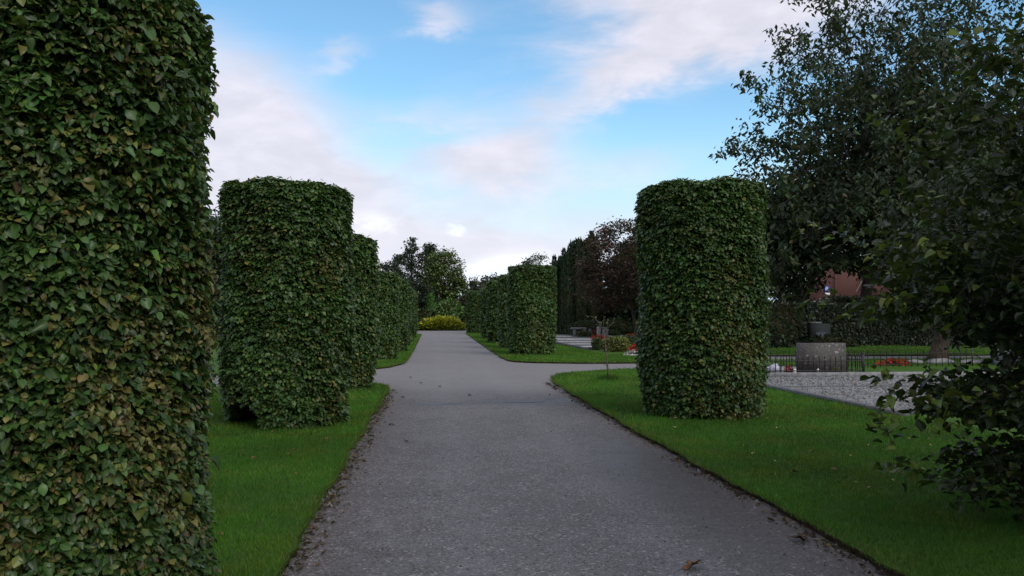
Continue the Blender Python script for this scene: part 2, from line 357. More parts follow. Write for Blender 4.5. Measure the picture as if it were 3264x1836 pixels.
# grass blades (nobody could count them)
def grass(polys, zones, q, avoid):
    mb = MB()
    for (x0, x1, y0, y1, dens, w, h) in zones:
        n = int((x1 - x0) * (y1 - y0) * dens); P = np.stack([q.uniform(x0, x1, n), q.uniform(y0, y1, n)], 1)
        ok = np.zeros(n, bool)
        for pl in polys: ok |= in_poly(P, pl)
        for (ax0, ax1, ay0, ay1) in avoid: ok &= ~((P[:, 0] > ax0) & (P[:, 0] < ax1) & (P[:, 1] > ay0) & (P[:, 1] < ay1))
        P = P[ok]; n = len(P)
        if not n: continue
        cl = np.sin(P[:, 0] * 1.9 + 2 * np.sin(P[:, 1] * .8)) * np.sin(P[:, 1] * 1.5 + 1.3 * np.sin(P[:, 0] * 1.1)) * .5 + .5
        cl2 = np.sin(P[:, 0] * 7.3 + 3 * np.sin(P[:, 1] * 4.1)) * np.sin(P[:, 1] * 6.5 + np.sin(P[:, 0] * 5.1)) * .5 + .5
        az = q.uniform(0, 6.283, n); lean = np.abs(q.normal(0, .55, n)) + .15
        T = np.stack([np.cos(az) * lean, np.sin(az) * lean, np.ones(n)], 1)
        N = np.stack([np.cos(az + q.normal(0, 1.5, n)), np.sin(az + q.normal(0, 1.5, n)), np.full(n, .2)], 1)
        base = palette(n, [(.054, .142, .010), (.080, .182, .014), (.118, .220, .021), (.19, .22, .05), (.17, .13, .06)], [.34, .36, .25, .05, .02], .2, q)
        cl3 = np.sin(P[:, 0] * 3.1 + 2.2 * np.sin(P[:, 1] * 1.9)) * np.sin(P[:, 1] * 2.7 + 1.8 * np.sin(P[:, 0] * 2.3)); base[:, 0] *= .84; base *= (.54 + .42 * cl + .28 * cl2)[:, None]; base[:, 0] *= 1 + .42 * np.clip(cl3, -.3, 1)
        L = h * (.65 + .5 * cl2) * np.exp(q.normal(0, .28, n)); L = np.where(q.random(n) < .01, L * 1.9, L)
        mb.leaves(BLADE, np.concatenate([P, np.full((n, 1), LAWN_Z - .006)], 1), T, N, L, w * q.uniform(.7, 1.3, n), base)
    for E in LAWN_EDGE[:4]:                     # uncut fringe hanging over the soil edge
        A_, B_ = E, np.roll(E, -1, 0); ok = (np.linalg.norm(A_, axis=1) < 45) & (A_[:, 1] > 2.5) & (np.abs(A_[:, 0] - 2) < 12) & (np.linalg.norm(B_ - A_, axis=1) < .5); A_, B_ = A_[ok], B_[ok]; k = 26
        t = q.random((len(A_), k, 1)); P = (A_[:, None] * (1 - t) + B_[:, None] * t).reshape(-1, 2); nn = B_ - A_; out = unit(np.stack([nn[:, 1], -nn[:, 0]], 1)); sgn = np.where(np.abs(A_[:, 0] - .95) > 1.9, np.sign(.95 - A_[:, 0]), 0)
        P = P + q.normal(0, .012, P.shape); n = len(P); o_ = np.repeat(sgn, k); az = q.uniform(0, 6.283, n)
        T = np.stack([np.cos(az) * .5 + o_ * q.uniform(0, 1.1, n), np.sin(az) * .5, q.uniform(.25, 1, n)], 1); N = np.stack([np.cos(az * 3), np.sin(az * 3), np.full(n, .3)], 1)
        d_ = np.linalg.norm(P, axis=1); w_ = np.clip(d_ * .0007, .004, .02)
        mb.leaves(BLADE, np.concatenate([P, np.full((n, 1), LAWN_Z - .008)], 1), T, N, .06 * np.exp(q.normal(0, .35, n)), w_, palette(n, [(.05, .12, .01), (.075, .15, .014), (.12, .15, .03), (.13, .10, .05)], [.4, .35, .15, .1], .2, q))
    return mb.build('grass', 'grass_blade')
AVOID = [(7.36, 12.6, 12.5, 25.6), (7.3, 13.5, 35, 82)]
zones = []
for (x0, x1) in ((-4.2, -.9), (2.75, 7.6)):
    zones += [(x0, x1, 3.2, 7, 7500, .0042, .045), (x0, x1, 7, 11, 4500, .0055, .047), (x0, x1, 11, 16, 2600, .008, .05), (x0, x1, 16, 26, 1300, .012, .052)]
zones += [(2.4, 8, 26, 40, 700, .018, .055), (-6, -.9, 26, 40, 600, .018, .055), (2.6, 7.5, 40, 86, 260, .03, .06), (-5, -.9, 40, 84, 260, .03, .06), (7.6, 26, 26, 44, 420, .022, .07), (-10, -4.2, 5, 20, 700, .014, .05)]
tag(grass([NEAR_R, FAR_R, NEAR_L, FAR_L], zones, np.random.default_rng(3), AVOID), 'short mown green grass growing on the lawns beside the path', 'grass', kind='stuff')

# ------------------------------------------------------------------ clipped hornbeam columns
def wob(th, z, q, k=6, amp=.03):
    s = 0
    for i in range(k):
        a, b, c = q.integers(1, 7), q.uniform(.6, 5.), q.uniform(0, 6.28)
        s = s + np.sin(a * th + b * z + c) * amp / (1 + .25 * i)
    return s
def smooth(a, b, x):
    t = np.clip((x - a) / (b - a), 0, 1); return t * t * (3 - 2 * t)
GREEN = [(.026, .072, .017), (.048, .118, .025), (.076, .160, .034), (.145, .190, .040), (.23, .23, .055)]
BROWN = [(.14, .145, .030), (.17, .155, .036), (.20, .185, .05), (.09, .10, .027), (.10, .06, .03)]
def column_meshes(root, cx, cy, r, h, shoulder, n_m2, size, tp, patches, seed, under=(), bulge=0., taper=.075):
    """leaf shell of one clipped column: leaves lie like shingles on a drum with rounded shoulders"""
    q = np.random.default_rng(seed); wq = int(seed)
    side = 2 * math.pi * r * (h - shoulder); sh = 2 * math.pi * (r - shoulder * .35) * shoulder * 1.57; top = math.pi * (r - shoulder) ** 2
    SP = 6                                          # leaves per twig end: flat two-ranked sprays, as hornbeam grows
    n = int((side + sh + top) * n_m2 / SP); pick = q.random(n) * (side + sh + top)
    th = q.uniform(-math.pi, math.pi, n); z = q.uniform(.0, h - shoulder, n); rad = np.full(n, r); up = np.zeros(n)
    k1 = (pick >= side) & (pick < side + sh); a = q.uniform(0, math.pi / 2, n)
    z = np.where(k1, h - shoulder + shoulder * np.sin(a), z); rad = np.where(k1, r - shoulder + shoulder * np.cos(a), rad); up = np.where(k1, np.sin(a), up)
    k2 = pick >= side + sh; rr = (r - shoulder) * np.sqrt(q.random(n))
    z = np.where(k2, h + .04 * (1 - rr / r), z); rad = np.where(k2, rr, rad); up = np.where(k2, 1., up)
    f = (1 - taper) + taper * smooth(0, 1.0, z) + bulge * np.sin(np.clip(z / h, 0, 1) * math.pi)
    wv = wob(th, z, np.random.default_rng(wq), 7, .016 if cy < 30 else .010)
    depth = np.where(q.random(n) < .04, q.uniform(0, .028, n), -np.abs(q.normal(0, .070, n)))
    R_ = rad * f + (wv + depth) * (1 - up * .6); Z = z + (wv + depth) * up
    for (t0, dt, zlift) in under:
        dd = np.abs((th - R(t0) + math.pi) % (2 * math.pi) - math.pi) / R(dt)
        lift = zlift * smooth(1., .35, dd) * (.75 + .5 * q.random(n)); keep = Z > lift
        th, Z, R_, z, up, rad = th[keep], Z[keep], R_[keep], z[keep], up[keep], rad[keep]; n = len(th)
    O = unit(np.stack([np.cos(th) * (1 - up), np.sin(th) * (1 - up), up], 1)); tg = np.stack([-np.sin(th), np.cos(th), np.zeros(n)], 1)
    cen = np.stack([cx + R_ * np.cos(th), cy + R_ * np.sin(th), Z], 1)
    Ns = O * q.uniform(.0, .60, n)[:, None] + q.normal(0, .24, (n, 3)); Ns[:, 2] += q.uniform(.55, 1.0, n); Ns = unit(Ns)
    ax = O * q.uniform(.3, 1., n)[:, None] + tg * q.normal(0, .9, n)[:, None]; ax[:, 2] -= q.uniform(0, .35, n) * (1 - up)
    ax = unit(ax - Ns * (ax * Ns).sum(1, keepdims=True)); sd = np.cross(Ns, ax)
    j = np.tile(np.arange(SP), n); rp = lambda v: np.repeat(v, SP, 0); n *= SP
    t = (j / (SP - 1.) - .75) * 1.9 * size; sg = np.where(j % 2 == 0, 1., -1.) * (j < SP - 1)
    P = rp(cen) + rp(ax) * t[:, None] + q.normal(0, .10 * size, (n, 3))
    T = rp(ax) * q.uniform(.45, .9, n)[:, None] + rp(sd) * (sg * q.uniform(.6, 1.1, n))[:, None] + q.normal(0, .2, (n, 3)); T[:, 2] -= q.uniform(0, .35, n)
    N = rp(Ns) + q.normal(0, .22, (n, 3)); th, Z, up = rp(th), P[:, 2], rp(up)
    C = palette(n, GREEN, [.30, .36, .24, .08, .02], .22, q)
    # clumpy variation and browned patches
    cl = wob(th * 1.0, Z * 2.2, np.random.default_rng(wq + 5), 8, .35)
    C *= np.exp(.28 * cl)[:, None]
    pb = np.zeros(n)
    for (t0, dt, z0, dz, amt) in patches:
        d = (((th - R(t0) + math.pi) % (2 * math.pi) - math.pi) / R(dt)) ** 2 + ((Z - z0) / dz) ** 2
        pb = np.maximum(pb, min(.85, amt * 1.2) * np.exp(-d))
    pb = pb * (.5 + .9 * (wob(th * 3, Z * 5, np.random.default_rng(wq + 9), 6, .4) > -.1))
    isb = q.random(n) < pb + .006
    C = np.where(isb[:, None], palette(n, BROWN, [.34, .16, .2, .26, .06], .25, q), C)
    L = size * np.exp(q.normal(0, .24, n)) * np.where(isb, .82, 1.)
    mb = MB()
    mb.leaves(tp, P, T, N, L, L * q.uniform(.62, .86, n), C)
    ns = int(26 * r); a0 = q.uniform(-math.pi, math.pi, ns); zt = np.where(q.random(ns) < .6, h - .02, q.uniform(.3, h - .2, ns)); tp_ = zt > h - .03
    rr0 = np.where(tp_, r * np.sqrt(q.random(ns)) * .95, r * .97); B0 = np.stack([cx + rr0 * np.cos(a0), cy + rr0 * np.sin(a0), zt - np.where(tp_, .03, 0)], 1)
    D0 = np.stack([np.cos(a0) * np.where(tp_, .25, 1), np.sin(a0) * np.where(tp_, .25, 1), np.where(tp_, 1., .5)], 1) * q.uniform(.02, .10, ns)[:, None]
    mb.prisms(B0, B0 + D0, .003, .002, 4, 1)
    for t_ in (.3, .65, 1.):
        az_ = q.uniform(0, 6.283, ns); mb.leaves(tp, B0 + D0 * t_ * .8, unit(D0) * .6 + np.stack([np.cos(az_), np.sin(az_), 0 * az_], 1) * .7, np.stack([np.cos(az_ * 2) * .3, np.sin(az_ * 2) * .3, np.ones(ns)], 1), size * .8, size * .5, palette(ns, GREEN, [.1, .3, .4, .2, .05], .2, q))
    # a solid inner drum, coloured dark to stand in for shade between the leaves
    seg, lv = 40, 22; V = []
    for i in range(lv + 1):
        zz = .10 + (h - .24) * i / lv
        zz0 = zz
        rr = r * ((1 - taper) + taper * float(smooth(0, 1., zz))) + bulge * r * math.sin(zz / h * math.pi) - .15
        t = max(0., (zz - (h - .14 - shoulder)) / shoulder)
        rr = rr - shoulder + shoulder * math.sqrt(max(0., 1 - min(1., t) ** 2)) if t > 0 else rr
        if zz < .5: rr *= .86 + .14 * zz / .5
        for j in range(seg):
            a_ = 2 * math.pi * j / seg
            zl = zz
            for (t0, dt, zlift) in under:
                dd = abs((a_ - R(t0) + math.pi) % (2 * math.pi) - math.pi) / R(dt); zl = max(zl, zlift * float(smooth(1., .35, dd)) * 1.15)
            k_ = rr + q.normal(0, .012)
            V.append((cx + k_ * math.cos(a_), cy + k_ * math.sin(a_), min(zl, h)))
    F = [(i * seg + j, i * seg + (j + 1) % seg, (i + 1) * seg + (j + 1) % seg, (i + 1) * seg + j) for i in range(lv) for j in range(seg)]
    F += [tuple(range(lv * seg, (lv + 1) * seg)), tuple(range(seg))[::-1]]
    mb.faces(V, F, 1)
    mb.build('foliage', ['hornbeam_leaf', 'shade_core_twig'], root)
    tb = MB(); tb.tube([(cx + .02, cy, 0.), (cx, cy, .12), (cx + .01, cy - .01, .5), (cx - .02, cy, 1.6)], [.15, .115, .10, .07], 12)
    for k in range(4):
        a_ = q.uniform(0, 6.28); tb.tube([(cx, cy, .25 + .1 * k), (cx + .3 * math.cos(a_), cy + .3 * math.sin(a_), .5 + .1 * k), (cx + .6 * r * math.cos(a_), cy + .6 * r * math.sin(a_), .9 + .1 * k)], [.05, .035, .02], 6)
    tb.build('trunk', 'bark', root)
GRP = 'clipped hornbeam columns lining the path'
COLS = [
  # x, y, r, h, shoulder, density, leaf, template, patches, under, label
  (-2.24, 4.80, .93, 3.43, .27, 8600, .044, LEAF_SET, [(-25, 34, 1.15, .75, .62), (5, 22, 1.5, .7, .6), (-15, 25, .55, .35, .5), (-45, 30, 2.3, .5, .3), (-95, 25, 1.2, .6, .35), (-30, 20, 3.0, .4, .3), (-70, 30, .7, .4, .4)], [(-20, 20, .14)], 'huge clipped hornbeam column filling one side of the picture, browning low beside the path'),
  (-2.16, 12.70, .92, 3.54, .14, 5400, .053, LEAF_MID, [(-42, 16, 2.35, .32, .75), (-115, 22, 2.5, .6, .25), (-38, 20, 1.2, .5, .2), (-25, 18, .35, .3, .6)], [(-140, 48, .50)], 'clipped hornbeam column with a raised skirt showing its dark trunk, second along the grass'),
  (-2.20, 18.95, .92, 3.40, .16, 3600, .062, LEAF_MID, [(-40, 20, .4, .4, .5), (-30, 15, 2.2, .5, .3)], [], 'clipped hornbeam column at the lawn corner, half hidden behind the raised-skirt column'),
  (-2.28, 31.9, .95, 3.30, .10, 2300, .070, LEAF_MID, [(-60, 40, .3, .4, .3)], [], 'lower clipped hornbeam column just past the cross path, on the side of the tall conifer-like birch'),
  (-2.15, 39.6, .95, 3.42, .10, 1500, .085, LEAF_MID, [(-60, 40, .4, .5, .3)], [], 'narrow visible strip of hornbeam column behind the low column past the cross path'),
  (-2.25, 47.8, .95, 3.45, .14, 700, .125, LEAF_LOW, [], [], 'hornbeam column third beyond the cross path, seen as a thin strip'),
  (-2.25, 56.0, .95, 3.5, .14, 700, .125, LEAF_LOW, [], [], 'hornbeam column fourth beyond the cross path, before the last one near the golden shrub'),
  (-2.25, 67.0, .95, 3.7, .14, 700, .125, LEAF_LOW, [], [], 'last clipped hornbeam column of its row, touching the golden shrub in the view'),
  (4.345, 13.22, .99, 3.74, .12, 5400, .054, LEAF_MID, [(-70, 30, 1.15, .6, .55), (-62, 26, .6, .4, .45), (-110, 20, .25, .2, .4), (-75, 25, 2.2, .4, .25), (-80, 60, .12, .16, .5)], [(-112, 22, .16), (-60, 16, .1)], 'tall clipped hornbeam column standing alone on the lawn between sapling and gravel grave, browned low down'),
  (4.20, 35.5, 1.0, 3.80, .09, 2300, .072, LEAF_MID, [(-85, 35, 1.1, .6, .35), (-85, 40, .4, .4, .3)], [], 'clipped hornbeam column first beyond the cross path, beside the kerbed grave plots'),
  (4.38, 43.0, 1.0, 3.80, .10, 1500, .085, LEAF_MID, [], [], 'clipped hornbeam column overlapped by the one beside the grave plots'),
  (4.38, 52.0, 1.0, 3.88, .14, 700, .125, LEAF_LOW, [], [], 'third hornbeam column beyond the cross path in the row on the grave side'),
  (4.62, 63.0, 1.0, 3.85, .14, 700, .125, LEAF_LOW, [], [], 'fourth hornbeam column beyond the cross path in the row on the grave side'),
  (4.45, 86.5, 1.0, 4.35, .14, 700, .125, LEAF_LOW, [], [], 'farthest dark hornbeam column of the grave-side row, next to the golden shrub'),
]
COLS += [(-2.25, -3.2, .93, 3.6, .2, 700, .11, LEAF_LOW, [], [], 'unseen hornbeam column next in the row behind the huge one, added to shade the foreground'), (4.45, -.7, 1.0, 3.75, .2, 700, .11, LEAF_LOW, [], [], 'unseen hornbeam column next in the row behind the loose hornbeam, added to shade the foreground')]  # unseen columns continuing both rows, added for their shade on the foreground
for i, (x, y, r, h, sh, dn, sz, tp, pt, un, lab) in enumerate(COLS):
    root = thing('hornbeam_column', (x, y, 0), lab, 'clipped column', GRP)
    column_meshes(root, x, y, r, h, sh, dn, sz, tp, pt, 100 + i, un, taper=-.06 if i == 0 else .075)

# ------------------------------------------------------------------ trees
def ell(q, n, c, r, shell=.0):
    d = unit(q.normal(0, 1, (n, 3))); k = q.random(n) ** (1 / 3); k = shell + (1 - shell) * k
    return np.array(c) + d * k[:, None] * np.array(r)
def grow(base, top, env, q, step=.5, tipr=.01, trunkr=.25, jit=.12, lift=.15):
    base, top = np.array(base, float), np.array(top, float)
    n0 = max(3, int(np.linalg.norm(top - base) / step) + 1); pos = [base + (top - base) * i / (n0 - 1) + np.array([math.sin(i * .9) * .04, math.cos(i * .7) * .04, 0]) * min(1, i) for i in range(n0)]
    par = [-1] + list(range(n0 - 1)); first = n0 // 3
    A = np.zeros((200000, 3)); A[:n0] = pos; n = n0
    order = np.argsort(np.linalg.norm(env - top, axis=1) + q.normal(0, .3, len(env)))
    for p in env[order]:
        d = A[first:n] - p; dist = np.linalg.norm(d, axis=1) + .7 * np.maximum(0, d[:, 2])
        j = int(dist.argmin()) + first; a = A[j].copy(); k = max(1, int(np.linalg.norm(p - a) / step))
        pj = j
        for i in range(1, k + 1):
            t = i / k; v = a + (p - a) * t; v[2] += lift * math.sin(t * math.pi) * np.linalg.norm(p - a) * .5
            if i < k: v = v + q.normal(0, jit * step, 3)
            A[n] = v; par.append(pj); pj = n; n += 1
    A = A[:n]; par = np.array(par); cnt = np.zeros(n); child = np.zeros(n, int)
    for i in range(n - 1, 0, -1):
        if child[i] == 0: cnt[i] += 1
        cnt[par[i]] += cnt[i]; child[par[i]] += 1
    rad = np.minimum(tipr * np.maximum(cnt, 1) ** .52, trunkr * .6)
    rad[:n0] = trunkr * np.linspace(1.15, .55, n0)
    return A, par, cnt, rad, n0
def bunch(mb, centres, per, spread, size, asp, tp, cols, w, q, droop=.5, var=.2, flat=.6, upn=.7, cvar=.2, shade=None):
    n = len(centres) * per; P = np.repeat(centres, per, 0) + q.normal(0, 1, (n, 3)) * np.array([spread, spread, spread * flat])
    az = q.uniform(0, 6.283, n); T = np.stack([np.cos(az), np.sin(az), q.normal(-droop, .3, n)], 1)
    N = q.normal(0, .5, (n, 3)); N[:, 2] += upn
    C = palette(n, cols, w, var, q) * np.repeat(np.exp(q.normal(0, cvar, (len(centres), 1))), per, 0)
    L = size * np.exp(q.normal(0, .22, n)); mb.leaves(tp, P, T, N, L, L * asp, C)
def tree(name, label, cat, base, top, env, seed, step, tipr, trunkr, leaf, bark='bark', group=None, maxc=3, k=5, jit=.12, lift=.15, roots=True):
    q = np.random.default_rng(seed); root = thing(name, tuple(base), label, cat, group)
    A, par, cnt, rad, n0 = grow(base, top, env(q), q, step, tipr, trunkr, jit, lift)
    tm = MB(); P = A[:n0]; rr = rad[:n0].copy(); rr[0] *= 1.35
    tm.tube(P, rr, 12)
    i = np.arange(n0, len(A)); tm.prisms(A[par[i]], A[i], np.minimum(rad[par[i]], rad[i] * 1.35), rad[i], k); tm.build('trunk', bark, root)
    cm = MB(); idx = np.where((cnt <= maxc) & (np.arange(len(A)) >= n0))[0]
    leaf(cm, A[idx], q); cm.build('crown', leaf.mat if hasattr(leaf, 'mat') else 'far_leaf', root)
    return root
def leaffn(per, spread, size, asp, tp, cols, w, **kw):
    return lambda mb, c, q: bunch(mb, c, per, spread, size, asp, tp, cols, w, q, **kw)
def limbs(n, per, c, r, sig, lo=.25, hi=1.06, low=-.75, klo=.72):
    def f(q):
        out = []
        while len(out) < n:
            d = unit(q.normal(0, 1, 3)); 
            if d[2] < low: continue
            k = q.uniform(klo, hi); t = q.uniform(lo, 1, per) ** .8
            out.append(np.array(c) + d * (t * k)[:, None] * np.array(r) + q.normal(0, 1, (per, 3)) * (sig * (.35 + t))[:, None])
        P = np.concatenate(out); P[:, 2] = np.maximum(P[:, 2], .35); return P
    return f
def envs(*lobes):
    return lambda q: np.concatenate([ell(q, n, c, r, s) for (n, c, r, s) in lobes])
DK = [(.014, .030, .014), (.022, .042, .018), (.034, .058, .024), (.06, .085, .035)]
# the large cherry behind the dark hedge
cher = limbs(240, 13, (28.0, 47, 10.8), (11.2, 9.0, 11.4), .5, klo=.84); cher2 = limbs(90, 13, (27, 45.5, 7.2), (9.6, 6.5, 4.0), .6); cher3 = limbs(80, 12, (35, 46, 9), (9, 8, 8), .6)
cher4 = limbs(170, 13, (28.5, 47, 9.2), (8.6, 6.5, 7.4), .7, lo=0, hi=1.); cher5 = limbs(50, 12, (20.2, 45, 5.6), (3.4, 3, 4.6), .5, low=-.98)
def cherry_env(q):
    P = np.concatenate([cher(q), cher2(q), cher3(q), cher4(q), cher5(q)])
    return P[(P[:, 2] > 4.5) | (P[:, 0] < 21.8)]        # the limbs over the cross walk are lifted clear of the hedge
tree('cherry_tree', 'large cherry tree with drooping leaves and dark trunk before the red tiled roof', 'tree', (25.0, 47, 0), (26.2, 47, 8.5),
     cherry_env, 31, .55, .0075, .34,
     leaffn(18, .25, .35, .42, LEAF_LOW, [(.016, .034, .018), (.026, .048, .022), (.044, .066, .028), (.08, .068, .03)], [.38, .38, .18, .05], droop=.75, flat=1., upn=.5, cvar=.3), maxc=2, jit=.08)
# old tree with the barked trunk by the rough stones
old1 = limbs(70, 12, (21.4, 28.4, 4.6), (5.0, 3.4, 3.3), .3); old2 = limbs(30, 10, (18.9, 28, 2.9), (3.1, 2.4, 1.0), .25)
tree('old_tree', 'old tree with a thick furrowed leaning trunk standing behind rough grave stones', 'tree', (17.85, 28.2, 0), (18.35, 28.2, 2.9),
     lambda q: np.concatenate([old1(q), old2(q)]), 32, .4, .006, .28,
     leaffn(56, .24, .19, .55, LEAF_LOW, DK, [.4, .4, .15, .05], droop=.8, cvar=.3), maxc=3, jit=.08)
# copper rowan
tree('rowan_tree', 'copper red leaved tree between the dark yew and the lone hornbeam column', 'tree', (14.84, 60, 0), (14.3, 60, 4.2),
     envs((330, (14.3, 60, 5.6), (3.9, 3.2, 3.4), .25), (60, (12.3, 60, 4.0), (2.3, 2.2, 1.8), .2), (80, (16.6, 60, 4.6), (3, 2.6, 2.8), .2)), 33, .4, .008, .15,
     leaffn(44, .28, .23, .45, LEAF_LOW, [(.060, .030, .026), (.085, .042, .034), (.040, .045, .026), (.11, .07, .048), (.20, .02, .02)], [.35, .28, .2, .1, .015], droop=.4, cvar=.3), 'bark', maxc=3)
# far trees closing the avenue, greens brightened in place of haze
tree('birch_tree', 'tall ragged dark birch rising above the low hornbeam columns at the avenue end', 'tree', (-3.3, 125, 0), (-3.2, 125, 11.5),
     envs((120, (-3.3, 125, 11.2), (.9, .9, 2.9), .1), (120, (-3.9, 125, 8.8), (2.2, 2, 2.4), .2), (120, (-2.6, 125, 5.6), (2.7, 2.4, 3), .2), (60, (-5.0, 125, 10.4), (.8, .7, .7), .1), (40, (-1.6, 125, 10.6), (.8, .7, .9), .1)), 34, .6, .012, .18,
     leaffn(13, .26, .34, .5, LEAF_LOW, [(.030, .050, .038), (.044, .070, .046), (.066, .090, .058)], [.45, .4, .15], droop=.6), maxc=2)
tree('birch_tree', 'second dark pointed tree between the ragged birch and the rounded green tree', 'tree', (-.6, 123, 0), (-.6, 123, 10),
     envs((110, (-.55, 123, 10.2), (.9, .9, 2.4), .1), (140, (-.4, 123, 7), (2.3, 2, 3.2), .2)), 35, .6, .012, .16,
     leaffn(26, .34, .34, .5, LEAF_LOW, [(.030, .054, .034), (.046, .074, .044), (.070, .10, .052)], [.4, .4, .2], droop=.5), maxc=2)
tree('broadleaf_tree', 'rounded mid green broadleaf tree above the golden shrub', 'tree', (1.6, 118, 0), (1.6, 118, 7),
     envs((230, (1.5, 118, 7.4), (2.7, 2.6, 3.9), .3), (110, (3.1, 117.5, 5.2), (2.0, 2, 2.6), .3), (60, (.2, 117, 4.4), (1.8, 1.8, 2.2), .2)), 36, .5, .012, .2,
     leaffn(36, .4, .34, .55, LEAF_LOW, [(.050, .090, .026), (.080, .130, .034), (.11, .165, .042), (.15, .19, .055)], [.25, .4, .27, .08], droop=.4, cvar=.3), maxc=2)
tree('round_tree', 'small round-topped dark tree beside the thin wooden pole', 'tree', (-6.2, 110, 0), (-6.1, 110, 5),
     envs((230, (-6.0, 110, 6.2), (2.5, 2.4, 3.0), .3),), 37, .5, .012, .2,
     leaffn(34, .3, .3, .4, LEAF_LOW, [(.012, .026, .016), (.02, .038, .02), (.03, .05, .026)], [.4, .4, .2]), maxc=2)
tree('dark_tree', 'dark bushy tree filling the gap below the ragged birch', 'tree', (-3.0, 114, 0), (-3, 114, 3.5),
     envs((280, (-2.9, 114, 3.6), (3.2, 2.5, 3.3), .2),), 38, .5, .012, .16,
     leaffn(42, .34, .3, .5, LEAF_LOW, [(.010, .022, .012), (.016, .030, .016), (.026, .044, .022)], [.45, .4, .15]), maxc=2)
tree('broadleaf_tree', 'loose twiggy tree poking up between far columns and the flat-topped conifer', 'tree', (6.1, 100, 0), (6.0, 100, 4.3),
     envs((90, (6.0, 100, 4.9), (1.0, 1., 1.5), .1),), 39, .35, .014, .1,
     leaffn(5, .2, .2, .5, LEAF_LOW, [(.03, .05, .02), (.05, .075, .03), (.09, .10, .04)], [.4, .4, .2]), maxc=2)
tree('broadleaf_tree', 'light green small tree showing just over the farthest grave-side columns', 'tree', (7.4, 97, 0), (7.3, 97, 3.2),
     envs((170, (7.2, 97, 3.7), (1.7, 1.6, 1.9), .2),), 40, .35, .014, .1,
     leaffn(26, .26, .24, .5, LEAF_LOW, [(.045, .075, .02), (.065, .10, .026), (.09, .125, .036)], [.4, .4, .2]), maxc=2)
tree('broadleaf_tree', 'twiggy tree whose top shows above the column beside the grave plots', 'tree', (12.2, 92, 0), (12.1, 92, 5.5),
     envs((200, (11.6, 92, 6.0), (2.7, 2.4, 2.7), .2),), 41, .45, .01, .16,
     leaffn(20, .26, .24, .5, LEAF_LOW, DK, [.35, .4, .2, .05]), maxc=2)
# tall trees that close the view behind hedge, yew and cherry
BACK = [(19.5, 74, 8.6, 4.0, 'dark broadleaf tree behind the copper red tree'), (29, 82, 14, 6.5, 'tall dark tree behind the cherry, nearest the copper red tree'),
        (36, 106, 18.5, 8, 'tall dark tree behind the red roofed house, over the parking sign'), (51, 106, 19, 9, 'tall dark tree behind the far end of the red roofed house'),
        (67, 106, 19, 9, 'tall dark tree past the roofed house at the picture edge'), (56, 76, 15, 8, 'broad dark tree beyond the cherry at the far edge of the view'), (8.5, 118, 7.5, 3.6, 'dark tree hidden mostly behind the far grave-side columns'),
        (-11, 105, 9, 4, 'dark tree behind the row of columns with the raised skirt, beside the pole'), (-22, 96, 12, 5.5, 'tall dark tree far behind the huge clipped column'), (-17, 60, 9, 4, 'broad dark tree on the lawn behind the huge clipped column'),
        (-12.5, 4.5, 10.5, 3.6, 'unseen leafy tree added to shade the lawn behind the huge clipped column'), (-14, 15, 10.5, 3.6, 'unseen leafy tree added to shade the lawn behind the raised-skirt column'), (9.6, -3.4, 12, 4.2, 'unseen leafy tree behind the viewer, added to shade the path')]  # the last three are unseen trees, added to shade the near lawn and path
for i, (x, y, h, r, lab) in enumerate(BACK):
    if lab is None: continue
    tree('dark_tree', lab, 'tree', (x, y, 0), (x, y, h * .55), envs((int(70 * r), (x, y, h * .56), (r, r * .8, h * .46), .3)), 60 + i, .7, .011, .25,
         leaffn(60, .55, .36, .55, LEAF_LOW, [(.012, .024, .013), (.020, .036, .017), (.030, .050, .022), (.05, .04, .022)], [.4, .37, .18, .05], cvar=.3), maxc=4, group='tall dark trees behind the graves')
# young sapling in the gap of the row
q = np.random.default_rng(5); root = thing('sapling', (4.39, 20.77, LAWN_Z), 'thin young sapling with a few pale buds in the gap of the hornbeam row', 'sapling')
sx, sy = 4.39, 20.77
tm = MB(); tm.tube([(sx, sy, .02), (sx - .01, sy, .35), (sx - .05, sy, .75), (sx - .10, sy, 1.15), (sx - .115, sy, 1.32)], [.026, .022, .019, .016, .013], 7); bm_ = tm; tips = []
for pts in ([(-.115, 0, 1.30), (-.22, .02, 1.48), (-.36, .0, 1.62), (-.48, 0, 1.66)], [(-.10, 0, 1.22), (.02, -.02, 1.38), (.12, 0, 1.47), (.17, .0, 1.60)], [(-.02, -.02, 1.33), (-.0, .02, 1.47), (.0, .02, 1.58)], [(-.115, 0, 1.3), (-.10, .02, 1.5), (-.095, .02, 1.62)], [(-.02, 0, .36), (-.06, .0, .42)], [(-.06, 0, .75), (.02, .05, .85), (.08, .08, .9)]):
    P = [(sx + a, sy + b, c) for a, b, c in pts]; bm_.tube(P, np.linspace(.010, .005, len(P)), 5); tips += P[1:]
tm.build('trunk', 'young_bark', root)
lm = MB(); bunch(lm, np.array(tips[:11]), 2, .03, .06, .5, LEAF_MID, [(.16, .17, .06), (.30, .27, .16), (.09, .11, .04)], [.4, .3, .3], q, droop=-.3); lm.build('leaves', 'hornbeam_leaf', root)
gm = MB(); n = 500; P = np.stack([sx + q.normal(0, .13, n), sy + q.normal(0, .13, n), np.full(n, LAWN_Z)], 1); az = q.uniform(0, 6.28, n)
gm.leaves(BLADE, P, np.stack([np.cos(az) * .4, np.sin(az) * .4, np.ones(n)], 1), np.stack([np.cos(az * 3), np.sin(az * 3), np.zeros(n)], 1), .13 * np.exp(q.normal(0, .3, n)), .009, palette(n, [(.018, .06, .008), (.03, .08, .01)], [.5, .5], .2, q))
tag(gm.build('long_grass', 'grass_blade'), 'longer uncut tuft of grass round the sapling foot', 'grass', kind='stuff')

